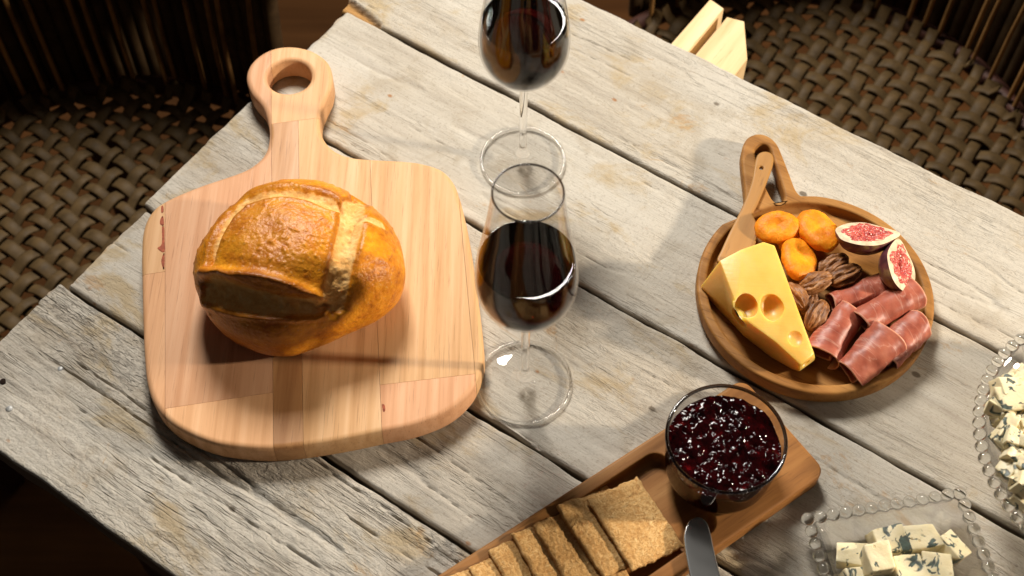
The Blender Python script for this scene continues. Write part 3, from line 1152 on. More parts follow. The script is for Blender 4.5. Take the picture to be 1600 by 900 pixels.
# ------------------------------------------------------------------ holed cheese wedge
m, nt, b = mat('yellow_cheese')
B = NB(nt)
co = B.coord()
cn = B.noise(co, 45, 3, 0.5)
B.l(B.ramp(cn, [(0.3, (0.76, 0.44, 0.085)), (0.7, (0.82, 0.53, 0.145))]), b.inputs['Base Color'])
b.inputs['Roughness'].default_value = 0.38
b.inputs['Specular IOR Level'].default_value = 0.45
b.inputs['Subsurface Weight'].default_value = 0.8
b.inputs['Subsurface Radius'].default_value = (0.014, 0.009, 0.003)
b.inputs['Subsurface Scale'].default_value = 1.0
B.l(B.bump(B.math('ADD', B.noise(co, 160, 4, 0.6), B.noise(B.mapping(co, (25, 500, 300), rot=(0, 0, 0.9)), 1.0, 3, 0.6)), 0.16, 0.001), b.inputs['Normal'])
M['cheese'] = m
cw = thing('cheese_wedge', 'yellow cheese wedge with round holes on the round board', 'cheese', (*P(1180, 480, 0.02)[:2], WF + 0.0003))
Tp = [(1124, 407, 0.053), (1158, 389, 0.0535), (1193, 377, 0.053), (1211, 383, 0.052), (1242, 468, 0.044), (1273, 553, 0.035), (1251, 570, 0.034), (1213, 535, 0.039), (1158, 495, 0.046), (1147, 466, 0.049)]
Bt = [(1094, 447, 0.0200), None, None, None, None, (1275, 562, 0.016), (1249, 581, 0.017), (1207, 557, 0.017), (1163, 520, 0.019), (1138, 487, 0.024)]
top = np.array([P(*q) for q in Tp])
bot = []
for k, q in enumerate(Bt):
    if q is None:
        v = top[k].copy(); v[2] = 0.0094
        if k in (1, 2):
            v[1] += 0.003
    else:
        v = P(*q)
    bot.append(v)
bot = np.array(bot)
low = bot.copy()
low[:, 2] = 0.0094
low[:, :2] = low[:, :2] + (np.array(cw.location)[:2] - low[:, :2]) * 0.10
low[1:5] = bot[1:5]
low[1:5, 2] = 0.0094
bot[1:5, 2] = 0.022
n = len(top)
Vc = loc_of(cw, np.concatenate([top, bot, low]))
bm = bmesh.new()
vs = [bm.verts.new(v) for v in Vc]
bm.faces.new(vs[:n])
bm.faces.new(vs[2 * n:][::-1])
for k in range(n):
    j = (k + 1) % n
    bm.faces.new((vs[k], vs[n + k], vs[n + j], vs[j]))
    bm.faces.new((vs[n + k], vs[2 * n + k], vs[2 * n + j], vs[n + j]))
bmesh.ops.recalc_face_normals(bm, faces=bm.faces)
bmesh.ops.triangulate(bm, faces=bm.faces)
bmesh.ops.bevel(bm, geom=[e for e in bm.edges if e.calc_face_angle(0) > 0.5], offset=0.0014, segments=2, affect='EDGES', profile=0.5)
cme = bm_mesh('cheese_body', bm, 45)
tmp = link('cheese_tmp', cme)
cutb = bmesh.new()
for a, b_, z, r, sx in ((1206, 480, 0.0445, 0.0102, 0.95), (1165, 479, 0.0440, 0.0096, 1.0), (1245, 527, 0.0420, 0.0072, 1.1), (1150, 500, 0.034, 0.0090, 1.0), (1262, 572, 0.026, 0.0045, 1.0)):
    cc_ = loc_of(cw, P(a, b_, z))
    g = bmesh.ops.create_uvsphere(cutb, u_segments=32, v_segments=20, radius=r)
    bmesh.ops.scale(cutb, vec=(sx, 1.12, 0.85), verts=g['verts'])
    for v_ in g['verts']:
        v_.co *= 0.93 + 0.16 * float(fbm(v_.co.x * 130 + a, v_.co.y * 130, v_.co.z * 130, s=3, o=2))
    bmesh.ops.translate(cutb, vec=cc_, verts=g['verts'])
cut = link('cheese_cut', bm_mesh('cheese_cut', cutb, None))
md = tmp.modifiers.new('b', 'BOOLEAN')
md.object = cut
md.operation = 'DIFFERENCE'
md.solver = 'MANIFOLD'
bpy.context.view_layer.update()
dg = bpy.context.evaluated_depsgraph_get()
me2 = bpy.data.meshes.new_from_object(tmp.evaluated_get(dg))
bpy.data.objects.remove(tmp)
bpy.data.objects.remove(cut)
me2.materials.clear()
me2.polygons.foreach_set('use_smooth', np.ones(len(me2.polygons), dtype=bool))
me2.set_sharp_from_angle(angle=math.radians(38))
link('cheese_body', me2, M['cheese'], cw)


# ------------------------------------------------------------------ helper for lumpy foods
def ellipsoid(nu, nv):
    t = np.linspace(0.001, np.pi - 0.001, nv)
    a = np.linspace(0, 2 * np.pi, nu, endpoint=False)
    Aa, Tt = np.meshgrid(a, t, indexing='ij')
    V = np.stack([np.sin(Tt) * np.cos(Aa), np.sin(Tt) * np.sin(Aa), np.cos(Tt)], -1).reshape(-1, 3)
    return V, gridq(nu, nv, True, False)[:, ::-1]


# ------------------------------------------------------------------ dried apricots
m, nt, b = mat('dried_apricot')
B = NB(nt)
co = shifted(B, B.coord(), 2)
n1 = B.noise(co, 90, 4, 0.6)
B.l(B.ramp(n1, [(0.3, (0.68, 0.18, 0.004)), (0.55, (0.84, 0.285, 0.008)), (0.75, (0.88, 0.36, 0.015))]), b.inputs['Base Color'])
b.inputs['Roughness'].default_value = 0.5
b.inputs['Specular IOR Level'].default_value = 0.3
b.inputs['Subsurface Weight'].default_value = 0.35
b.inputs['Subsurface Radius'].default_value = (0.008, 0.003, 0.0006)
b.inputs['Subsurface Scale'].default_value = 0.5
B.l(B.bump(B.noise(co, 150, 5, 0.6, 0.8), 0.6, 0.0022), b.inputs['Normal'])
M['apricot'] = m
for k, (a, b_, rx, ry, rot, z, tl, lab) in enumerate((
        (1214, 355, 35, 23, 5, 0.026, (0.1, -0.1), 'oval dried apricot beside the spreader, below the handle slot'),
        (1278, 360, 30, 36, 20, 0.026, (-0.1, 0.1), 'round dried apricot next to the open fig halves'),
        (1248, 405, 29, 35, -10, 0.024, (-0.15, 0.35), 'dried apricot with a pit dent against the cheese wedge'),
        (1243, 377, 28, 24, 0, 0.0195, (0.0, 0.0), 'dried apricot mostly hidden beneath the other three apricots'))):
    V, Q = ellipsoid(56, 36)
    rx, ry = rx * 0.00054, ry * 0.00062
    V = V * np.array([rx, ry, 0.0078])
    d = np.hypot(V[:, 0] / rx, V[:, 1] / ry)
    V[:, 2] *= 0.8 + 0.35 * d
    V[:, 2] -= np.where(V[:, 2] > 0, 0.0022 * np.exp(-(d / 0.5) ** 2), 0)
    f = 1 + 0.18 * (fbm(V[:, 0] * 80 + k * 5, V[:, 1] * 120, V[:, 2] * 120, s=k, o=3) - 0.5)
    V = V * f[:, None]
    V += 0.0014 * (fbm(V[:, 0] * 260, V[:, 1] * 300, V[:, 2] * 300, s=k + 9, o=4) - 0.5)[:, None]
    o = link('dried_apricot', gmesh('dried_apricot', *outward(V, Q)), M['apricot'])
    o.location = P(a, b_, z)
    o.rotation_euler = (tl[0], tl[1], math.radians(rot))
    tag(o, lab, 'dried apricot', 'dried apricots on the round board')

# ------------------------------------------------------------------ figs
m, nt, b = mat('fig_skin')
B = NB(nt)
co = B.coord()
sk = B.noise(B.mapping(co, (60, 30, 60)), 1.0, 4, 0.6)
B.l(B.ramp(sk, [(0.35, (0.05, 0.014, 0.022)), (0.52, (0.13, 0.035, 0.045)), (0.70, (0.34, 0.25, 0.08))]), b.inputs['Base Color'])
b.inputs['Roughness'].default_value = 0.42
M['fig_skin'] = m
M['fig_flesh'] = plain('fig_flesh', (0.74, 0.56, 0.38), 0.45, 0.4, 0, 0.28, 130, 0.35, 300)
m, nt, b = mat('fig_pulp')
B = NB(nt)
co = B.coord()
pn = B.voronoi(co, 520, 'F1', 'Distance')
pn2 = B.noise(co, 190, 4, 0.6)
c = B.ramp(pn2, [(0.3, (0.34, 0.035, 0.035)), (0.55, (0.58, 0.11, 0.09)), (0.75, (0.72, 0.30, 0.20))])
c = B.mix(B.rng(pn, 0.10, 0.24, 0.8, 0.0), c, (0.86, 0.55, 0.32))
B.l(c, b.inputs['Base Color'])
b.inputs['Roughness'].default_value = 0.22
B.l(B.bump(B.math('ADD', B.math('MULTIPLY', pn, -1.0), pn2), 0.8, 0.0012), b.inputs['Normal'])
M['fig_pulp'] = m


def fig_half(px_, py_, z, nrm, axis_px, ll, ww, label):
    c = P(px_, py_, z)
    n_ = np.array(nrm, float)
    n_ /= np.linalg.norm(n_)
    ax = P(px_ + axis_px[0], py_ + axis_px[1], z) - c
    ax -= n_ * (ax @ n_)
    ax /= np.linalg.norm(ax)
    sd = np.cross(n_, ax)
    t = thing('fig_half', label, 'fig', (0, 0, 0), 0, 'cut fig halves')
    t.matrix_world = Matrix(((ax[0], sd[0], n_[0], c[0]), (ax[1], sd[1], n_[1], c[1]), (ax[2], sd[2], n_[2], c[2]), (0, 0, 0, 1)))
    na_, nr = 64, 20
    a = np.linspace(0, 2 * np.pi, na_, endpoint=False)
    # teardrop outline, stalk end at +x
    pr_ = np.array([[ll * math.cos(k) * (1.06 if math.cos(k) > 0 else 1.0), ww * math.sin(k) * (1 - 0.30 * max(0, math.cos(k)) ** 1.5)] for k in a])
    pr_ *= (1 + 0.16 * (vn(np.cos(a) * 1.6 + 5, np.sin(a) * 1.6 + 5, s=px_) - 0.5))[:, None]
    # skin: dome below the cut
    lv = np.linspace(0, np.pi / 2, 16)
    V = np.concatenate([np.c_[pr_ * math.cos(k), np.full(na_, -ww * 0.92 * math.sin(k) - 0.0002)] for k in lv])
    V[:, 2] += 0.0006 * (fbm(V[:, 0] * 200, V[:, 1] * 200, V[:, 2] * 200, s=2, o=3) - 0.5)
    link('skin', gmesh('skin', V, gridq(16, na_, False, True)), M['fig_skin'], t)
    # white flesh ring, slightly domed
    rs_ = np.linspace(0.995, 0.45, nr)
    V = np.concatenate([np.c_[pr_ * k, np.full(na_, 0.0010 * math.sin((0.995 - k) / 0.55 * math.pi))] for k in rs_])
    link('flesh', gmesh('flesh', V, gridq(nr, na_, False, True)[:, ::-1]), M['fig_flesh'], t)
    # pulp with grainy seeds
    out = 0.80 + 0.26 * (vn(np.cos(a) * 3, np.sin(a) * 3, s=px_ + 3) - 0.5) + 0.10 * (vn(np.cos(a) * 9, np.sin(a) * 9, s=px_ + 8) - 0.5)
    rs_ = np.linspace(1, 0, 26)
    V = np.concatenate([np.c_[pr_ * (k * out)[:, None], np.full(na_, 0.0)] for k in rs_])
    kk = np.repeat(rs_, na_)
    V[:, 2] = 0.0013 - 0.0020 * (1 - kk) ** 2 - 0.0014 * sstep(0.9, 1.0, kk) + 0.0024 * (fbm(V[:, 0] * 700, V[:, 1] * 700, s=4, o=2) - 0.5) * sstep(1.0, 0.85, kk)
    V[:, 2] -= 0.0035 * np.exp(-(V[:, 1] / (ww * 0.10)) ** 2) * sstep(ll * 0.5, ll * 0.2, np.abs(V[:, 0]))
    link('pulp', gmesh('pulp', V, gridq(26, na_, False, True)[:, ::-1]), M['fig_pulp'], t)
    return t


fig_half(1354, 366, 0.0420, (0.02, 0.40, 0.92), (46, -3), 0.0250, 0.0180, 'fig half lying open, long and pink, between apricots and the board rim')
fig_half(1408, 414, 0.0375, (0.66, -0.12, 0.74), (-14, -60), 0.0225, 0.0185, 'fig half standing on edge above the ham, its red seeds facing right')

# ------------------------------------------------------------------ pecans
m, nt, b = mat('pecan')
B = NB(nt)
co = shifted(B, B.coord(), 2)
pc = B.noise(B.mapping(co, (60, 260, 260)), 1.0, 5, 0.65)
B.l(B.ramp(pc, [(0.3, (0.08, 0.024, 0.006)), (0.50, (0.26, 0.10, 0.026)), (0.72, (0.50, 0.24, 0.08))]), b.inputs['Base Color'])
b.inputs['Roughness'].default_value = 0.45
B.l(B.bump(pc, 0.9, 0.0016), b.inputs['Normal'])
M['pecan'] = m
V0, Q0 = ellipsoid(72, 48)


def pecan_mesh(sd):
    V = V0[:, [2, 1, 0]].copy()
    x, y, z = V[:, 0], V[:, 1], V[:, 2]
    ang_ = np.arctan2(z, y)
    f = 1 - 0.36 * np.exp(-((ang_ - np.pi / 2) / 0.22) ** 2)
    for kk in (0.55, 2.59):
        f -= 0.16 * np.exp(-((ang_ - kk) / 0.16) ** 2)
    f += 0.18 * np.sin(ang_ * 9 + 1.2 * np.sin(x * 4 + sd)) * (z > 0)
    f += 0.20 * (fbm(x * 2 + sd, y * 4, z * 4, s=sd, o=3) - 0.5)
    f += 0.26 * (fbm(x * 6 + sd, y * 9, z * 9, s=sd + 2, o=3) - 0.5)
    W = np.stack([x * 0.0148, y * 0.0080 * f, z * 0.0072 * f], -1)
    W[:, 2] -= 0.0012 * (x ** 2)
    W[:, 1] *= 1 - 0.16 * x
    return gmesh('pecan', *outward(W, Q0))


for k, (a, b_, z, rot, rx, lab) in enumerate((
        (1276, 441, 0.026, 22, 0.1, 'pecan half in the middle of the pecan heap, below the apricots'),
        (1322, 430, 0.026, 28, -0.1, 'pecan half nearest the open figs, right end of the heap'),
        (1277, 492, 0.024, 58, 0.5, 'pecan half between the cheese wedge and the ham slices'),
        (1243, 462, 0.024, -65, -0.5, 'amber pecan half standing against the cheese wedge'),
        (1303, 414, 0.020, 35, 0.0, 'pecan half at the back of the heap, in shadow'),
        (1262, 467, 0.018, 80, 0.3, 'pecan half low in the heap, half covered by others'))):
    o = link('pecan_half', pecan_mesh(k * 3.7), M['pecan'])
    o.location = P(a, b_, z)
    o.rotation_euler = (rx, -0.1, math.radians(rot))
    tag(o, lab, 'pecan', 'pecan halves on the round board')

# ------------------------------------------------------------------ cured ham
m, nt, b = mat('cured_ham')
B = NB(nt)
uvx = B.attr('along')
uvy = B.attr('across')
cmb = B.n('ShaderNodeCombineXYZ')
B.l(uvx, cmb.inputs[0])
B.l(uvy, cmb.inputs[1])
B.l(B.math('MULTIPLY', B.rand(), 20), cmb.inputs[2])
v = cmb.outputs[0]
n1 = B.noise(B.mapping(v, (4.5, 1.6, 1)), 1.0, 3, 0.5, 0.5)
n2 = B.noise(B.mapping(v, (4, 5, 1)), 1.0, 5, 0.6)
c = B.ramp(n2, [(0.28, (0.22, 0.045, 0.026)), (0.5, (0.37, 0.098, 0.058)), (0.72, (0.48, 0.16, 0.095))])
fat = B.rng(B.math('ABSOLUTE', B.math('SUBTRACT', n1, 0.5)), 0.0, 0.020, 0.20, 0.0)
c = B.mix(fat, c, (0.78, 0.52, 0.40))
edge = B.math('MAXIMUM', B.rng(B.math('ABSOLUTE', B.math('SUBTRACT', uvx, 0.5)), 0.465, 0.5, 0.0, 0.6), B.rng(uvy, 0.0, 0.10, 0.85, 0.0))
c = B.mix(edge, c, (0.68, 0.38, 0.24))
B.l(c, b.inputs['Base Color'])
b.inputs['Roughness'].default_value = 0.42
b.inputs['Specular IOR Level'].default_value = 0.35
b.inputs['Subsurface Weight'].default_value = 0.25
b.inputs['Subsurface Radius'].default_value = (0.006, 0.002, 0.0015)
b.inputs['Subsurface Scale'].default_value = 0.5
B.l(B.bump(B.math('ADD', n2, B.noise(B.mapping(v, (30, 14, 1)), 1.0, 4, 0.6)), 0.12, 0.0010), b.inputs['Normal'])
M['ham'] = m


def ham(p0, p1, w0, w1, z0, z1, label, seed, turn=0.0):
    A_, B_ = P(*p0, z0), P(*p1, z1)
    o_loc = np.array([(A_[0] + B_[0]) / 2, (A_[1] + B_[1]) / 2, min(z0, z1)])
    ax = B_ - A_
    L = np.linalg.norm(ax)
    ax /= L
    sd = np.cross(ax, (0, 0, 1.0))
    sd /= np.linalg.norm(sd)
    up_ = np.cross(sd, ax)
    ns, nt_ = 46, 84
    S, T = np.meshgrid(np.linspace(0, 1, ns), np.linspace(0, 1, nt_), indexing='ij')
    th = math.radians(-50) + T * math.radians(430) + turn
    rad = (w0 + (w1 - w0) * S) * (1.05 - 0.42 * T)
    wr = fbm(S * 3.0 + seed, T * 5.0, s=seed, o=3) - 0.5
    rad = rad * (1 + 0.34 * wr + 0.04 * np.sin(T * 15 + seed * 2 + 2.2 * np.sin(S * 3 + seed)) + 0.10 * sstep(0.16, 0.0, T))
    ex = (S - 0.5) * L * (1 + 0.16 * (vn(T * 6, seed, s=3) - 0.5)) + 0.0022 * np.sin(T * 11 + seed) * (S - 0.5)
    sag = -0.20 * rad
    c0 = (A_ + B_) / 2
    V = c0 + ax * ex[..., None] + sd * (np.cos(th) * rad * 1.16)[..., None] + up_ * (np.sin(th) * rad * 0.84 + sag)[..., None]
    V += 0.0007 * (fbm(S * 9, T * 16, s=seed + 4, o=3) - 0.5)[..., None] * np.array([0.3, 0.3, 1.0])
    V[..., 2] = np.maximum(V[..., 2], WF + 0.0006)
    me = gmesh('ham_slice', (V - o_loc).reshape(-1, 3), gridq(ns, nt_), True, {'along': S.ravel(), 'across': T.ravel()})
    o = link('ham_slice', me, M['ham'])
    o.location = o_loc
    sm = o.modifiers.new('thick', 'SOLIDIFY')
    sm.thickness = 0.0011
    sm.offset = 0
    return tag(o, label, 'ham', 'rolled ham slices on the round board')


ham((1300, 472), (1384, 443), 0.0085, 0.0105, 0.021, 0.023, 'dark ham slice at the back of the roll cluster, by the pecans', 1, 0.2)
ham((1280, 553), (1330, 482), 0.0130, 0.0110, 0.020, 0.024, 'ham roll beside the cheese tip, with a white fat stripe', 2)
ham((1345, 500), (1430, 452), 0.0100, 0.0125, 0.027, 0.028, 'ham roll directly below the standing fig half', 3, 0.25)
ham((1378, 556), (1436, 500), 0.0110, 0.0125, 0.022, 0.025, 'ham roll at the right, against the rim of the round board', 4)
ham((1326, 581), (1388, 520), 0.0115, 0.0145, 0.022, 0.030, 'front ham roll nearest the jam glass, lying on top', 5, 0.1)

# ------------------------------------------------------------------ tray with crackers
TZ_ = 0.019
da = math.radians(34.6)
tray_o = P(1040, 668, TZ_)
tray = thing('cracker_tray', 'long brown wooden tray with a sunken well for crackers', 'tray', (tray_o[0], tray_o[1], 0.0009), da)
s1 = 0.076
out = densify(rrect(-0.31, s1, -0.0965, 0.0, 0.010), 0.012)
wl = densify(rrect(-0.292, -0.0150, -0.0850, -0.0105, 0.011), 0.012)
TF = 0.0085
bm = slab(out, 0.0, TZ_ - 0.0009, 0.0022, 0.002, [], (wl, TF - 0.0009, 0.0012, 0.005))
link('tray_body', bm_mesh('tray_body', bm, 40), M['walnut'], tray)

m, nt, b = mat('cracker')
B = NB(nt)
co = shifted(B, B.coord(), 1.0)
n1 = B.noise(co, 75, 5, 0.65)
n2 = B.noise(B.mapping(co, (620, 260, 300), rot=(0, 0, 0.6)), 1.0, 4, 0.6, 1.2)
n3 = B.noise(B.mapping(co, (240, 640, 300), rot=(0, 0, -0.5)), 1.0, 4, 0.6, 1.2)
nn = B.math('MAXIMUM', n2, n3)
c = B.ramp(nn, [(0.38, (0.36, 0.165, 0.05)), (0.54, (0.62, 0.36, 0.13)), (0.72, (0.80, 0.56, 0.27))])
c = B.mix(B.rng(n1, 0.42, 0.68, 0.0, 0.4), c, (0.46, 0.22, 0.06))
B.l(c, b.inputs['Base Color'])
b.inputs['Roughness'].default_value = 0.8
b.inputs['Specular IOR Level'].default_value = 0.25
B.l(B.bump(nn, 0.7, 0.0018), b.inputs['Normal'])
M['cracker'] = m


def cracker_mesh(lx, ly, h, sd):
    nx_, ny_ = 60, 78
    # a closed pillow: top and bottom grids joined round the rim
    X, Y = np.meshgrid(np.linspace(-1, 1, nx_), np.linspace(-1, 1, ny_), indexing='ij')
    ed = np.maximum(np.abs(X) ** 16, np.abs(Y) ** 16)
    th = h / 2 * (1 - ed * 0.65)
    jx = 0.0010 * (fbm(Y * 6, X * 0 + sd, s=sd, o=3) - 0.5) * np.abs(X) ** 3 * np.sign(X) * 2
    jy = 0.0012 * (fbm(X * 6, Y * 0 + sd + 4, s=sd, o=3) - 0.5) * np.abs(Y) ** 3 * np.sign(Y) * 2
    Xw, Yw = X * lx / 2 + jx, Y * ly / 2 + jy
    bend = 0.0010 * (X ** 2) * math.sin(sd) + 0.0015 * (fbm(X * 1.6 + sd, Y * 1.6, s=sd, o=2) - 0.5)
    rg = (fbm(Xw * 520, Yw * 520, s=sd, o=3) - 0.5) * 0.0011
    topv = np.stack([Xw, Yw, th + bend + rg], -1).reshape(-1, 3)
    botv = np.stack([Xw, Yw, -th + bend], -1).reshape(-1, 3)
    idx = np.arange(nx_ * ny_).reshape(nx_, ny_)
    per = np.concatenate([idx[:, 0], idx[-1, 1:], idx[-2::-1, -1], idx[0, -2:0:-1]])
    nn_ = nx_ * ny_
    p2 = np.roll(per, -1)
    side = np.stack([per, per + nn_, p2 + nn_, p2], -1)
    return gmesh('cracker', np.concatenate([topv, botv]), np.concatenate([gridq(nx_, ny_), gridq(nx_, ny_)[:, ::-1] + nn_, side]))


ca, sa = math.cos(da), math.sin(da)
ords = ['topmost cracker at the right end of the fanned row, nearly whole in view', 'second cracker from the right in the fanned row', 'third cracker from the right in the fanned row, wide pale strip showing',
        'fourth cracker from the right in the fanned row', 'fifth cracker from the right in the fanned row', 'sixth cracker from the right in the fanned row',
        'seventh cracker from the right in the fanned row, at the bottom edge', 'eighth cracker from the right, last one in view at the bottom edge']
sp_ = 0.0
steps = [0, 0.0205, 0.0235, 0.0180, 0.0185, 0.0185, 0.0185, 0.0185]
c_px = P(992, 815, 0.021)
cl = loc_of(tray, c_px)
sp_pos = cl[0]
for k in range(8):
    sp_pos -= steps[k]
    tilt = 0.235 if k else 0.20
    lx, ly = 0.0455, (0.0660 if k else 0.0630) - 0.001 * (k % 3)
    o = link('cracker', cracker_mesh(lx, ly, 0.0046, k * 2.3 + 1), M['cracker'])
    sx_, sy_ = sp_pos, cl[1] + 0.0012 * math.sin(k * 2.1) - 0.0002 * k + (0.0075 if k else 0.0)
    zc = TF + 0.0028 + math.sin(tilt) * lx / 2 + (0.0012 if k == 0 else 0)
    o.location = (tray_o[0] + ca * sx_ - sa * sy_, tray_o[1] + sa * sx_ + ca * sy_, zc)
    o.rotation_euler = (0, tilt, da - math.radians(5.5) + 0.03 * math.sin(k * 1.7), 'XYZ') if False else (0, tilt, da - math.radians(5.5) + 0.03 * math.sin(k * 1.7))
    tag(o, ords[k], 'cracker', 'crackers fanned in the tray')

# ------------------------------------------------------------------ jam glass
zr = TZ_ + 0.050
jc = P(1135, 684, zr)
jar = thing('jam_glass', 'low clear tumbler of dark red jam on the end of the cracker tray', 'jam glass', (jc[0], jc[1], TZ_ + 0.0002))
jo = spline([(0.0350, 0.0006), (0.0376, 0.0018), (0.0394, 0.0060), (0.0404, 0.016), (0.0414, 0.030), (0.0425, 0.0485)], 6, False)
V, Q = lathe([(0.0, 0.0), (0.029, 0.0)] + list(jo), 96)
link('tumbler_wall', gmesh('tumbler_wall', V, Q), M['jar_glass'], jar)
a = np.linspace(0, 2 * np.pi, 97)
V, Q = tube(np.stack([0.0422 * np.cos(a), 0.0422 * np.sin(a), np.full_like(a, 0.0492)], -1), 0.0014, 10)
link('rim', gmesh('rim', *outward(V, Q)), M['rim_glass'], jar)
m, nt, b = mat('berry_jam')
B = NB(nt)
co = B.coord()
jn = B.noise(co, 150, 4, 0.6)
B.l(B.ramp(jn, [(0.35, (0.006, 0.0005, 0.0008)), (0.60, (0.016, 0.0006, 0.0010)), (0.80, (0.12, 0.003, 0.004))]), b.inputs['Base Color'])
b.inputs['Roughness'].default_value = 0.05
B.l(B.math('MULTIPLY', B.attr('open_top'), 0.24), b.inputs['Specular IOR Level'])
b.inputs['Subsurface Weight'].default_value = 0.3
b.inputs['Subsurface Radius'].default_value = (0.004, 0.0003, 0.0003)
B.l(B.bump(B.math('ADD', jn, B.math('MULTIPLY', B.noise(co, 420, 3, 0.6), 0.2)), 0.15, 0.0016), b.inputs['Normal'])
M['jam'] = m
nr, na_ = 110, 260
rs_ = np.linspace(1, 0, nr)
a = np.linspace(0, 2 * np.pi, na_, endpoint=False)
S_, A_ = np.meshgrid(rs_, a, indexing='ij')
rj = 0.0412
X, Y = rj * S_ * np.cos(A_), rj * S_ * np.sin(A_)
Z = np.full_like(X, 0.0350)
rbn = np.random.RandomState(11)
lump = np.zeros_like(X)
for k in range(230):
    ax_, ay_ = rbn.uniform(-rj, rj, 2)
    if math.hypot(ax_, ay_) > rj * 0.93:
        continue
    r = rbn.uniform(0.0014, 0.0050)
    lump = np.maximum(lump, rbn.uniform(0.15, 0.45) * np.sqrt(np.clip(r * r - (X - ax_) ** 2 - (Y - ay_) ** 2, 0, None)))
Z += lump * 1.0 + 0.0070 * (fbm(X * 85, Y * 85, s=2, o=3) - 0.5) + 0.0012 * (fbm(X * 260, Y * 260, s=3, o=2) - 0.5)
Z += 0.0025 * sstep(0.0, 0.9, S_) * (fbm(np.cos(A_) * 3, np.sin(A_) * 3, s=8, o=2) - 0.35)
topj = np.stack([X, Y, Z], -1).reshape(-1, 3)
sk = []
for r, z in ((0.0411, 0.031), (0.0407, 0.024), (0.0400, 0.014), (0.0391, 0.0065), (0.0374, 0.0028), (0.034, 0.0016), (0.0, 0.0016)):
    sk.append(np.stack([r * np.cos(a), r * np.sin(a), np.full(na_, z)], -1))
V = np.concatenate(sk[::-1] + [topj])
link('jam', gmesh('jam', *outward(V, gridq(len(sk) + nr, na_, False, True)), True, {'open_top': np.concatenate([np.zeros(len(sk) * na_), np.ones(nr * na_)])}), M['jam'], jar)

# ------------------------------------------------------------------ butter knife
kn = thing('butter_knife', 'steel butter knife resting on the tray edge, tip towards the jam glass', 'knife', (*P(1098, 880, 0.0215)[:2], 0.0215))
q = [(1086, 808), (1076, 815), (1069, 832), (1069, 850), (1073, 876), (1080, 910), (1090, 960), (1108, 960), (1142, 960), (1134, 930), (1125, 896), (1116, 860), (1111, 836), (1105, 817), (1096, 808.5)]
q = spline(np.array([loc_of(kn, P(x_, y_, 0.0235))[:2] for x_, y_ in q]), 6)
link('blade', bm_mesh('blade', slab(q, 0.0, 0.0022, 0.0009, 0.0005), 60), M['steel'], kn)
q = [(1092, 957), (1098, 1000), (1112, 1100), (1120, 1180), (1160, 1180), (1155, 1100), (1146, 1010), (1139, 957)]
q = spline(np.array([loc_of(kn, P(x_, y_, 0.0235))[:2] for x_, y_ in q]), 4)
link('handle', bm_mesh('handle', slab(q, -0.001, 0.0042, 0.0015, 0.0015), 60), M['steel'], kn)

# ------------------------------------------------------------------ beaded glass dishes
sv, sq = ellipsoid(24, 14)
bead_me = gmesh('bead', *outward(sv * 0.0047, sq))
bead_me.materials.append(M['bead_glass'])


def bead(parent, p):
    o = link('bead', bead_me, None, parent)
    o.location = tuple(float(k) for k in p)


def shell(name, loops, parent, m):
    """closed skin through loops of equal length, capped at both ends"""
    n_ = len(loops[0])
    V = np.concatenate(loops)
    Q = [tuple(r) for r in gridq(len(loops), n_, False, True)]
    Q.append(tuple(range(n_))[::-1])
    Q.append(tuple(range((len(loops) - 1) * n_, len(loops) * n_)))
    me = gmesh(name, V, Q, True)
    bm_ = bmesh.new()
    bm_.from_mesh(me)
    bmesh.ops.recalc_face_normals(bm_, faces=bm_.faces)
    bm_.to_mesh(me)
    bm_.free()
    me.set_sharp_from_angle(angle=math.radians(50))
    return link(name, me, m, parent)


# rectangular dish
rd_z = 0.0205
tl = P(1262, 811, rd_z)
rang = math.radians(10.0)
rdish = thing('rectangular_dish', 'clear rectangular glass dish with a beaded rim, at the bottom edge', 'glass dish', (tl[0], tl[1], 0.0009), rang)
RW, RL = 0.1155, 0.162


def rloop(d, z, r):
    p = rrect(-0.004 + d + 0.004, RW - d, -RL + d, 0.0 - d, r, 8)
    return np.c_[p, np.full(len(p), z)]


loops = [rloop(0.0180, 0.0006, 0.010), rloop(0.0150, 0.0004, 0.011), rloop(0.0135, 0.0010, 0.012), rloop(0.0085, 0.0105, 0.009), rloop(0.0032, 0.0172, 0.006), rloop(0.0022, 0.0192, 0.005), rloop(0.0032, 0.0208, 0.005),
         rloop(0.0058, 0.0204, 0.006), rloop(0.0094, 0.0135, 0.009), rloop(0.0150, 0.0058, 0.012), rloop(0.0168, 0.0042, 0.011), rloop(0.0200, 0.0036, 0.010)]
shell('dish_body', loops, rdish, M['dish_glass'])
nb = 12
for k in range(nb + 1):
    bead(rdish, (RW * k / nb, 0.0, rd_z - 0.0009 + 0.0003))
    bead(rdish, (RW * k / nb, -RL, rd_z - 0.0006))
nl_ = 17
for k in range(1, nl_):
    bead(rdish, (0.0, -RL * k / nl_, rd_z - 0.0006))
    bead(rdish, (RW, -RL * k / nl_, rd_z - 0.0006))

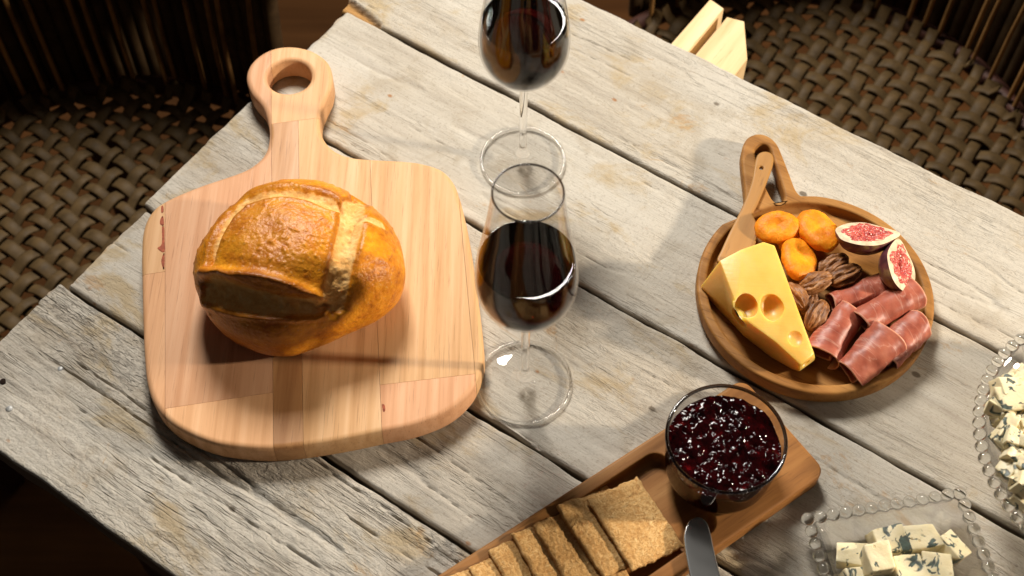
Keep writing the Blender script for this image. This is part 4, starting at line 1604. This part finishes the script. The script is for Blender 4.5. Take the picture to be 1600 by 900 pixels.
# round footed dish
RDZ = 0.06
rc_ = np.array([0.4433, -0.1724])
RDR = 0.1076
odish = thing('round_dish', 'clear round footed glass dish with a beaded rim, cut by the right edge', 'glass dish', (rc_[0], rc_[1], 0.0009))
prof = spline([(0.0, 0.0045), (0.030, 0.0040), (0.046, 0.0015), (0.050, 0.0), (0.052, 0.0025), (0.045, 0.006), (0.022, 0.012), (0.015, 0.020), (0.016, 0.030), (0.030, 0.0375), (0.060, 0.042), (0.088, 0.048), (0.1010, 0.0560), (0.1045, 0.0585),
               (0.1035, 0.0608), (0.0985, 0.0590), (0.086, 0.0525), (0.060, 0.0465), (0.030, 0.0445), (0.0, 0.0442)], 4, False)
V, Q = lathe(prof, 128)
me = gmesh('dish_body', *outward(V, Q))
link('dish_body', me, M['dish_glass'], odish)
nbd = 72
for k in range(nbd):
    a = 2 * math.pi * k / nbd
    bead(odish, (RDR * math.cos(a), RDR * math.sin(a), RDZ - 0.0009))

# ------------------------------------------------------------------ blue cheese
m, nt, b = mat('blue_cheese')
B = NB(nt)
co = shifted(B, B.coord(), 1.0)
vn1 = B.noise(co, 52, 3, 0.5, 0.8)
vn2 = B.noise(co, 62, 2, 0.5)
vein = B.math('MULTIPLY', B.rng(B.math('ABSOLUTE', B.math('SUBTRACT', vn1, 0.53)), 0.012, 0.040, 1.0, 0.0), B.rng(vn2, 0.53, 0.58))
patch = B.rng(B.noise(co, 78, 3, 0.5, 0.8), 0.605, 0.63)
vv = B.math('MAXIMUM', vein, patch)
c0 = B.ramp(B.noise(co, 70, 3), [(0.3, (0.74, 0.63, 0.38)), (0.7, (0.80, 0.71, 0.49))])
vc = B.ramp(B.noise(co, 320, 3), [(0.35, (0.006, 0.022, 0.030)), (0.65, (0.04, 0.09, 0.085))])
c = B.mix(B.math('MULTIPLY', vv, 0.93), c0, vc)
pit = B.voronoi(co, 120)
pm = B.rng(pit, 0.10, 0.16, 1.0, 0.0)
c = B.mix(B.math('MULTIPLY', pm, 0.35), c, (0.55, 0.36, 0.10))
B.l(c, b.inputs['Base Color'])
b.inputs['Roughness'].default_value = 0.45
b.inputs['Subsurface Weight'].default_value = 0.25
b.inputs['Subsurface Radius'].default_value = (0.006, 0.005, 0.003)
b.inputs['Subsurface Scale'].default_value = 0.5
hb = B.math('ADD', B.math('MULTIPLY', pm, -1.0), B.math('MULTIPLY', vv, -0.6))
hb = B.math('ADD', hb, B.math('MULTIPLY', B.noise(co, 260, 4, 0.6), 0.7))
B.l(B.bump(hb, 0.6, 0.0012), b.inputs['Normal'])
M['blue'] = m


def chunk_mesh(sx, sy, sz, sd, rough=0.0018):
    bm_ = box_bm(sx, sy, sz, 0)
    rs = np.random.RandomState(sd)
    for v_ in bm_.verts:
        v_.co += Vector(rs.uniform(-0.10, 0.10, 3) * np.array([sx, sy, sz]))
    bmesh.ops.bevel(bm_, geom=list(bm_.edges), offset=0.0009, segments=2, affect='EDGES', profile=0.5)
    bmesh.ops.triangulate(bm_, faces=bm_.faces)
    bmesh.ops.subdivide_edges(bm_, edges=bm_.edges, cuts=5, use_grid_fill=True)
    co_ = np.array([v_.co[:] for v_ in bm_.verts])
    off = (fbm(co_[:, 0] * 160 + sd, co_[:, 1] * 160, co_[:, 2] * 160, s=sd, o=3) - 0.5) * rough
    r_ = co_ / (np.linalg.norm(co_, axis=1)[:, None] + 1e-9)
    co_ = co_ + r_ * off[:, None]
    for v_, k_ in zip(bm_.verts, co_):
        v_.co = k_
    return bm_mesh('blue_cheese', bm_, 40)


cubes = [  # px centre of the top, size, turn, z of centre, label
    (1331, 866, 0.022, 0.017, 0.012, -4, 0.0115, 'flat blue cheese chunk at the left of the rectangular dish, one green spot'),
    (1373, 869, 0.020, 0.020, 0.018, 8, 0.0260, 'blue cheese cube with a big dark vein, on top in the rectangular dish'),
    (1392, 845, 0.025, 0.020, 0.018, 6, 0.0150, 'blue cheese cube at the back left, small holes, in the rectangular dish'),
    (1441, 842, 0.023, 0.018, 0.018, 8, 0.0155, 'blue cheese cube at the back middle of the rectangular dish'),
    (1484, 855, 0.014, 0.021, 0.018, 28, 0.0150, 'narrow blue cheese slice leaning at the right of the rectangular dish'),
    (1420, 888, 0.020, 0.019, 0.018, 10, 0.0180, 'nearly veinless blue cheese cube at the front middle of the rectangular dish'),
    (1468, 889, 0.021, 0.019, 0.018, -2, 0.0165, 'heavily veined blue cheese cube at the front right of the rectangular dish'),
    (1345, 905, 0.020, 0.018, 0.014, 12, 0.0120, 'blue cheese cube cut by the bottom edge, front left of the rectangular dish'),
    (1395, 918, 0.020, 0.018, 0.016, -8, 0.0130, 'blue cheese cube below the bottom edge, front middle of the rectangular dish')]
for k, (a, b_, sx, sy, sz, rot, z, lab) in enumerate(cubes[:8]):
    o = link('blue_cheese_cube', chunk_mesh(sx, sy, sz, 30 + k), M['blue'])
    o.location = P(a, b_, z + sz * 0.3)
    o.location.z = z
    o.rotation_euler = (0.06 * math.sin(k * 3), 0.06 * math.cos(k * 5) + (0.35 if k == 4 else 0), math.radians(rot))
    tag(o, lab, 'blue cheese', 'blue cheese cubes in the rectangular dish')

heap = []
rsn = np.random.RandomState(21)
spots = [(1572, 628, 0.02)]
for k in range(115):
    spots.append((rsn.uniform(1542, 1610), rsn.uniform(580, 805), rsn.uniform(0.0090, 0.0155)))
labs = {0: 'largest pale blue cheese chunk with small holes, upper left in the round dish'}
for k, (a, b_, s) in enumerate(spots):
    big_ = k == 0
    zc = 0.0620 + (0.009 if big_ else rsn.choice([0.0, 0.005, 0.009]))
    pos = P(a + (14 if big_ else 4), b_, zc)
    if math.hypot(pos[0] - rc_[0], pos[1] - rc_[1]) > 0.0960:
        continue
    sx, sy, sz = (0.027, 0.018, 0.014) if big_ else (s * rsn.uniform(0.9, 1.4), s * rsn.uniform(0.8, 1.1), s * rsn.uniform(0.7, 0.95))
    o = link('blue_cheese_chunk', chunk_mesh(sx, sy, sz, 60 + k), M['blue'])
    o.location = pos
    o.rotation_euler = (0, 0, 0.1) if big_ else (rsn.uniform(-0.5, 0.5), rsn.uniform(-0.5, 0.5), rsn.uniform(0, 3))
    if big_:
        tag(o, labs[k], 'blue cheese', 'blue cheese chunks in the round dish')
    else:
        heap.append(o)
for k in range(26):
    a = rsn.uniform(0, 2 * math.pi)
    r = 0.078 * math.sqrt(rsn.rand())
    s = rsn.uniform(0.014, 0.022)
    p = np.array([rc_[0] + r * math.cos(a), rc_[1] + r * math.sin(a), 0.054 + 0.07 * (r / 0.09) ** 2 * 0.12 + (0.006 if r < 0.05 else 0)])
    q = proj(p)
    if q[0] > 1615 or q[1] > 915:
        continue
    o = link('blue_cheese_chunk', chunk_mesh(s, s * 0.9, s * 0.8, 100 + k), M['blue'])
    o.location = p
    o.rotation_euler = tuple(rsn.uniform(-0.6, 0.6, 2)) + (rsn.uniform(0, 3),)
    heap.append(o)

def nth(k):
    return '%d%s' % (k, 'th' if 10 < k % 100 < 14 else {1: 'st', 2: 'nd', 3: 'rd'}.get(k % 10, 'th'))


heap.sort(key=lambda o_: proj(np.array(o_.location))[1])
for k, o in enumerate(heap):
    tag(o, 'small blue cheese chunk in the round dish, %s from the top of the heap' % nth(k + 1), 'blue cheese', 'blue cheese chunks in the round dish')
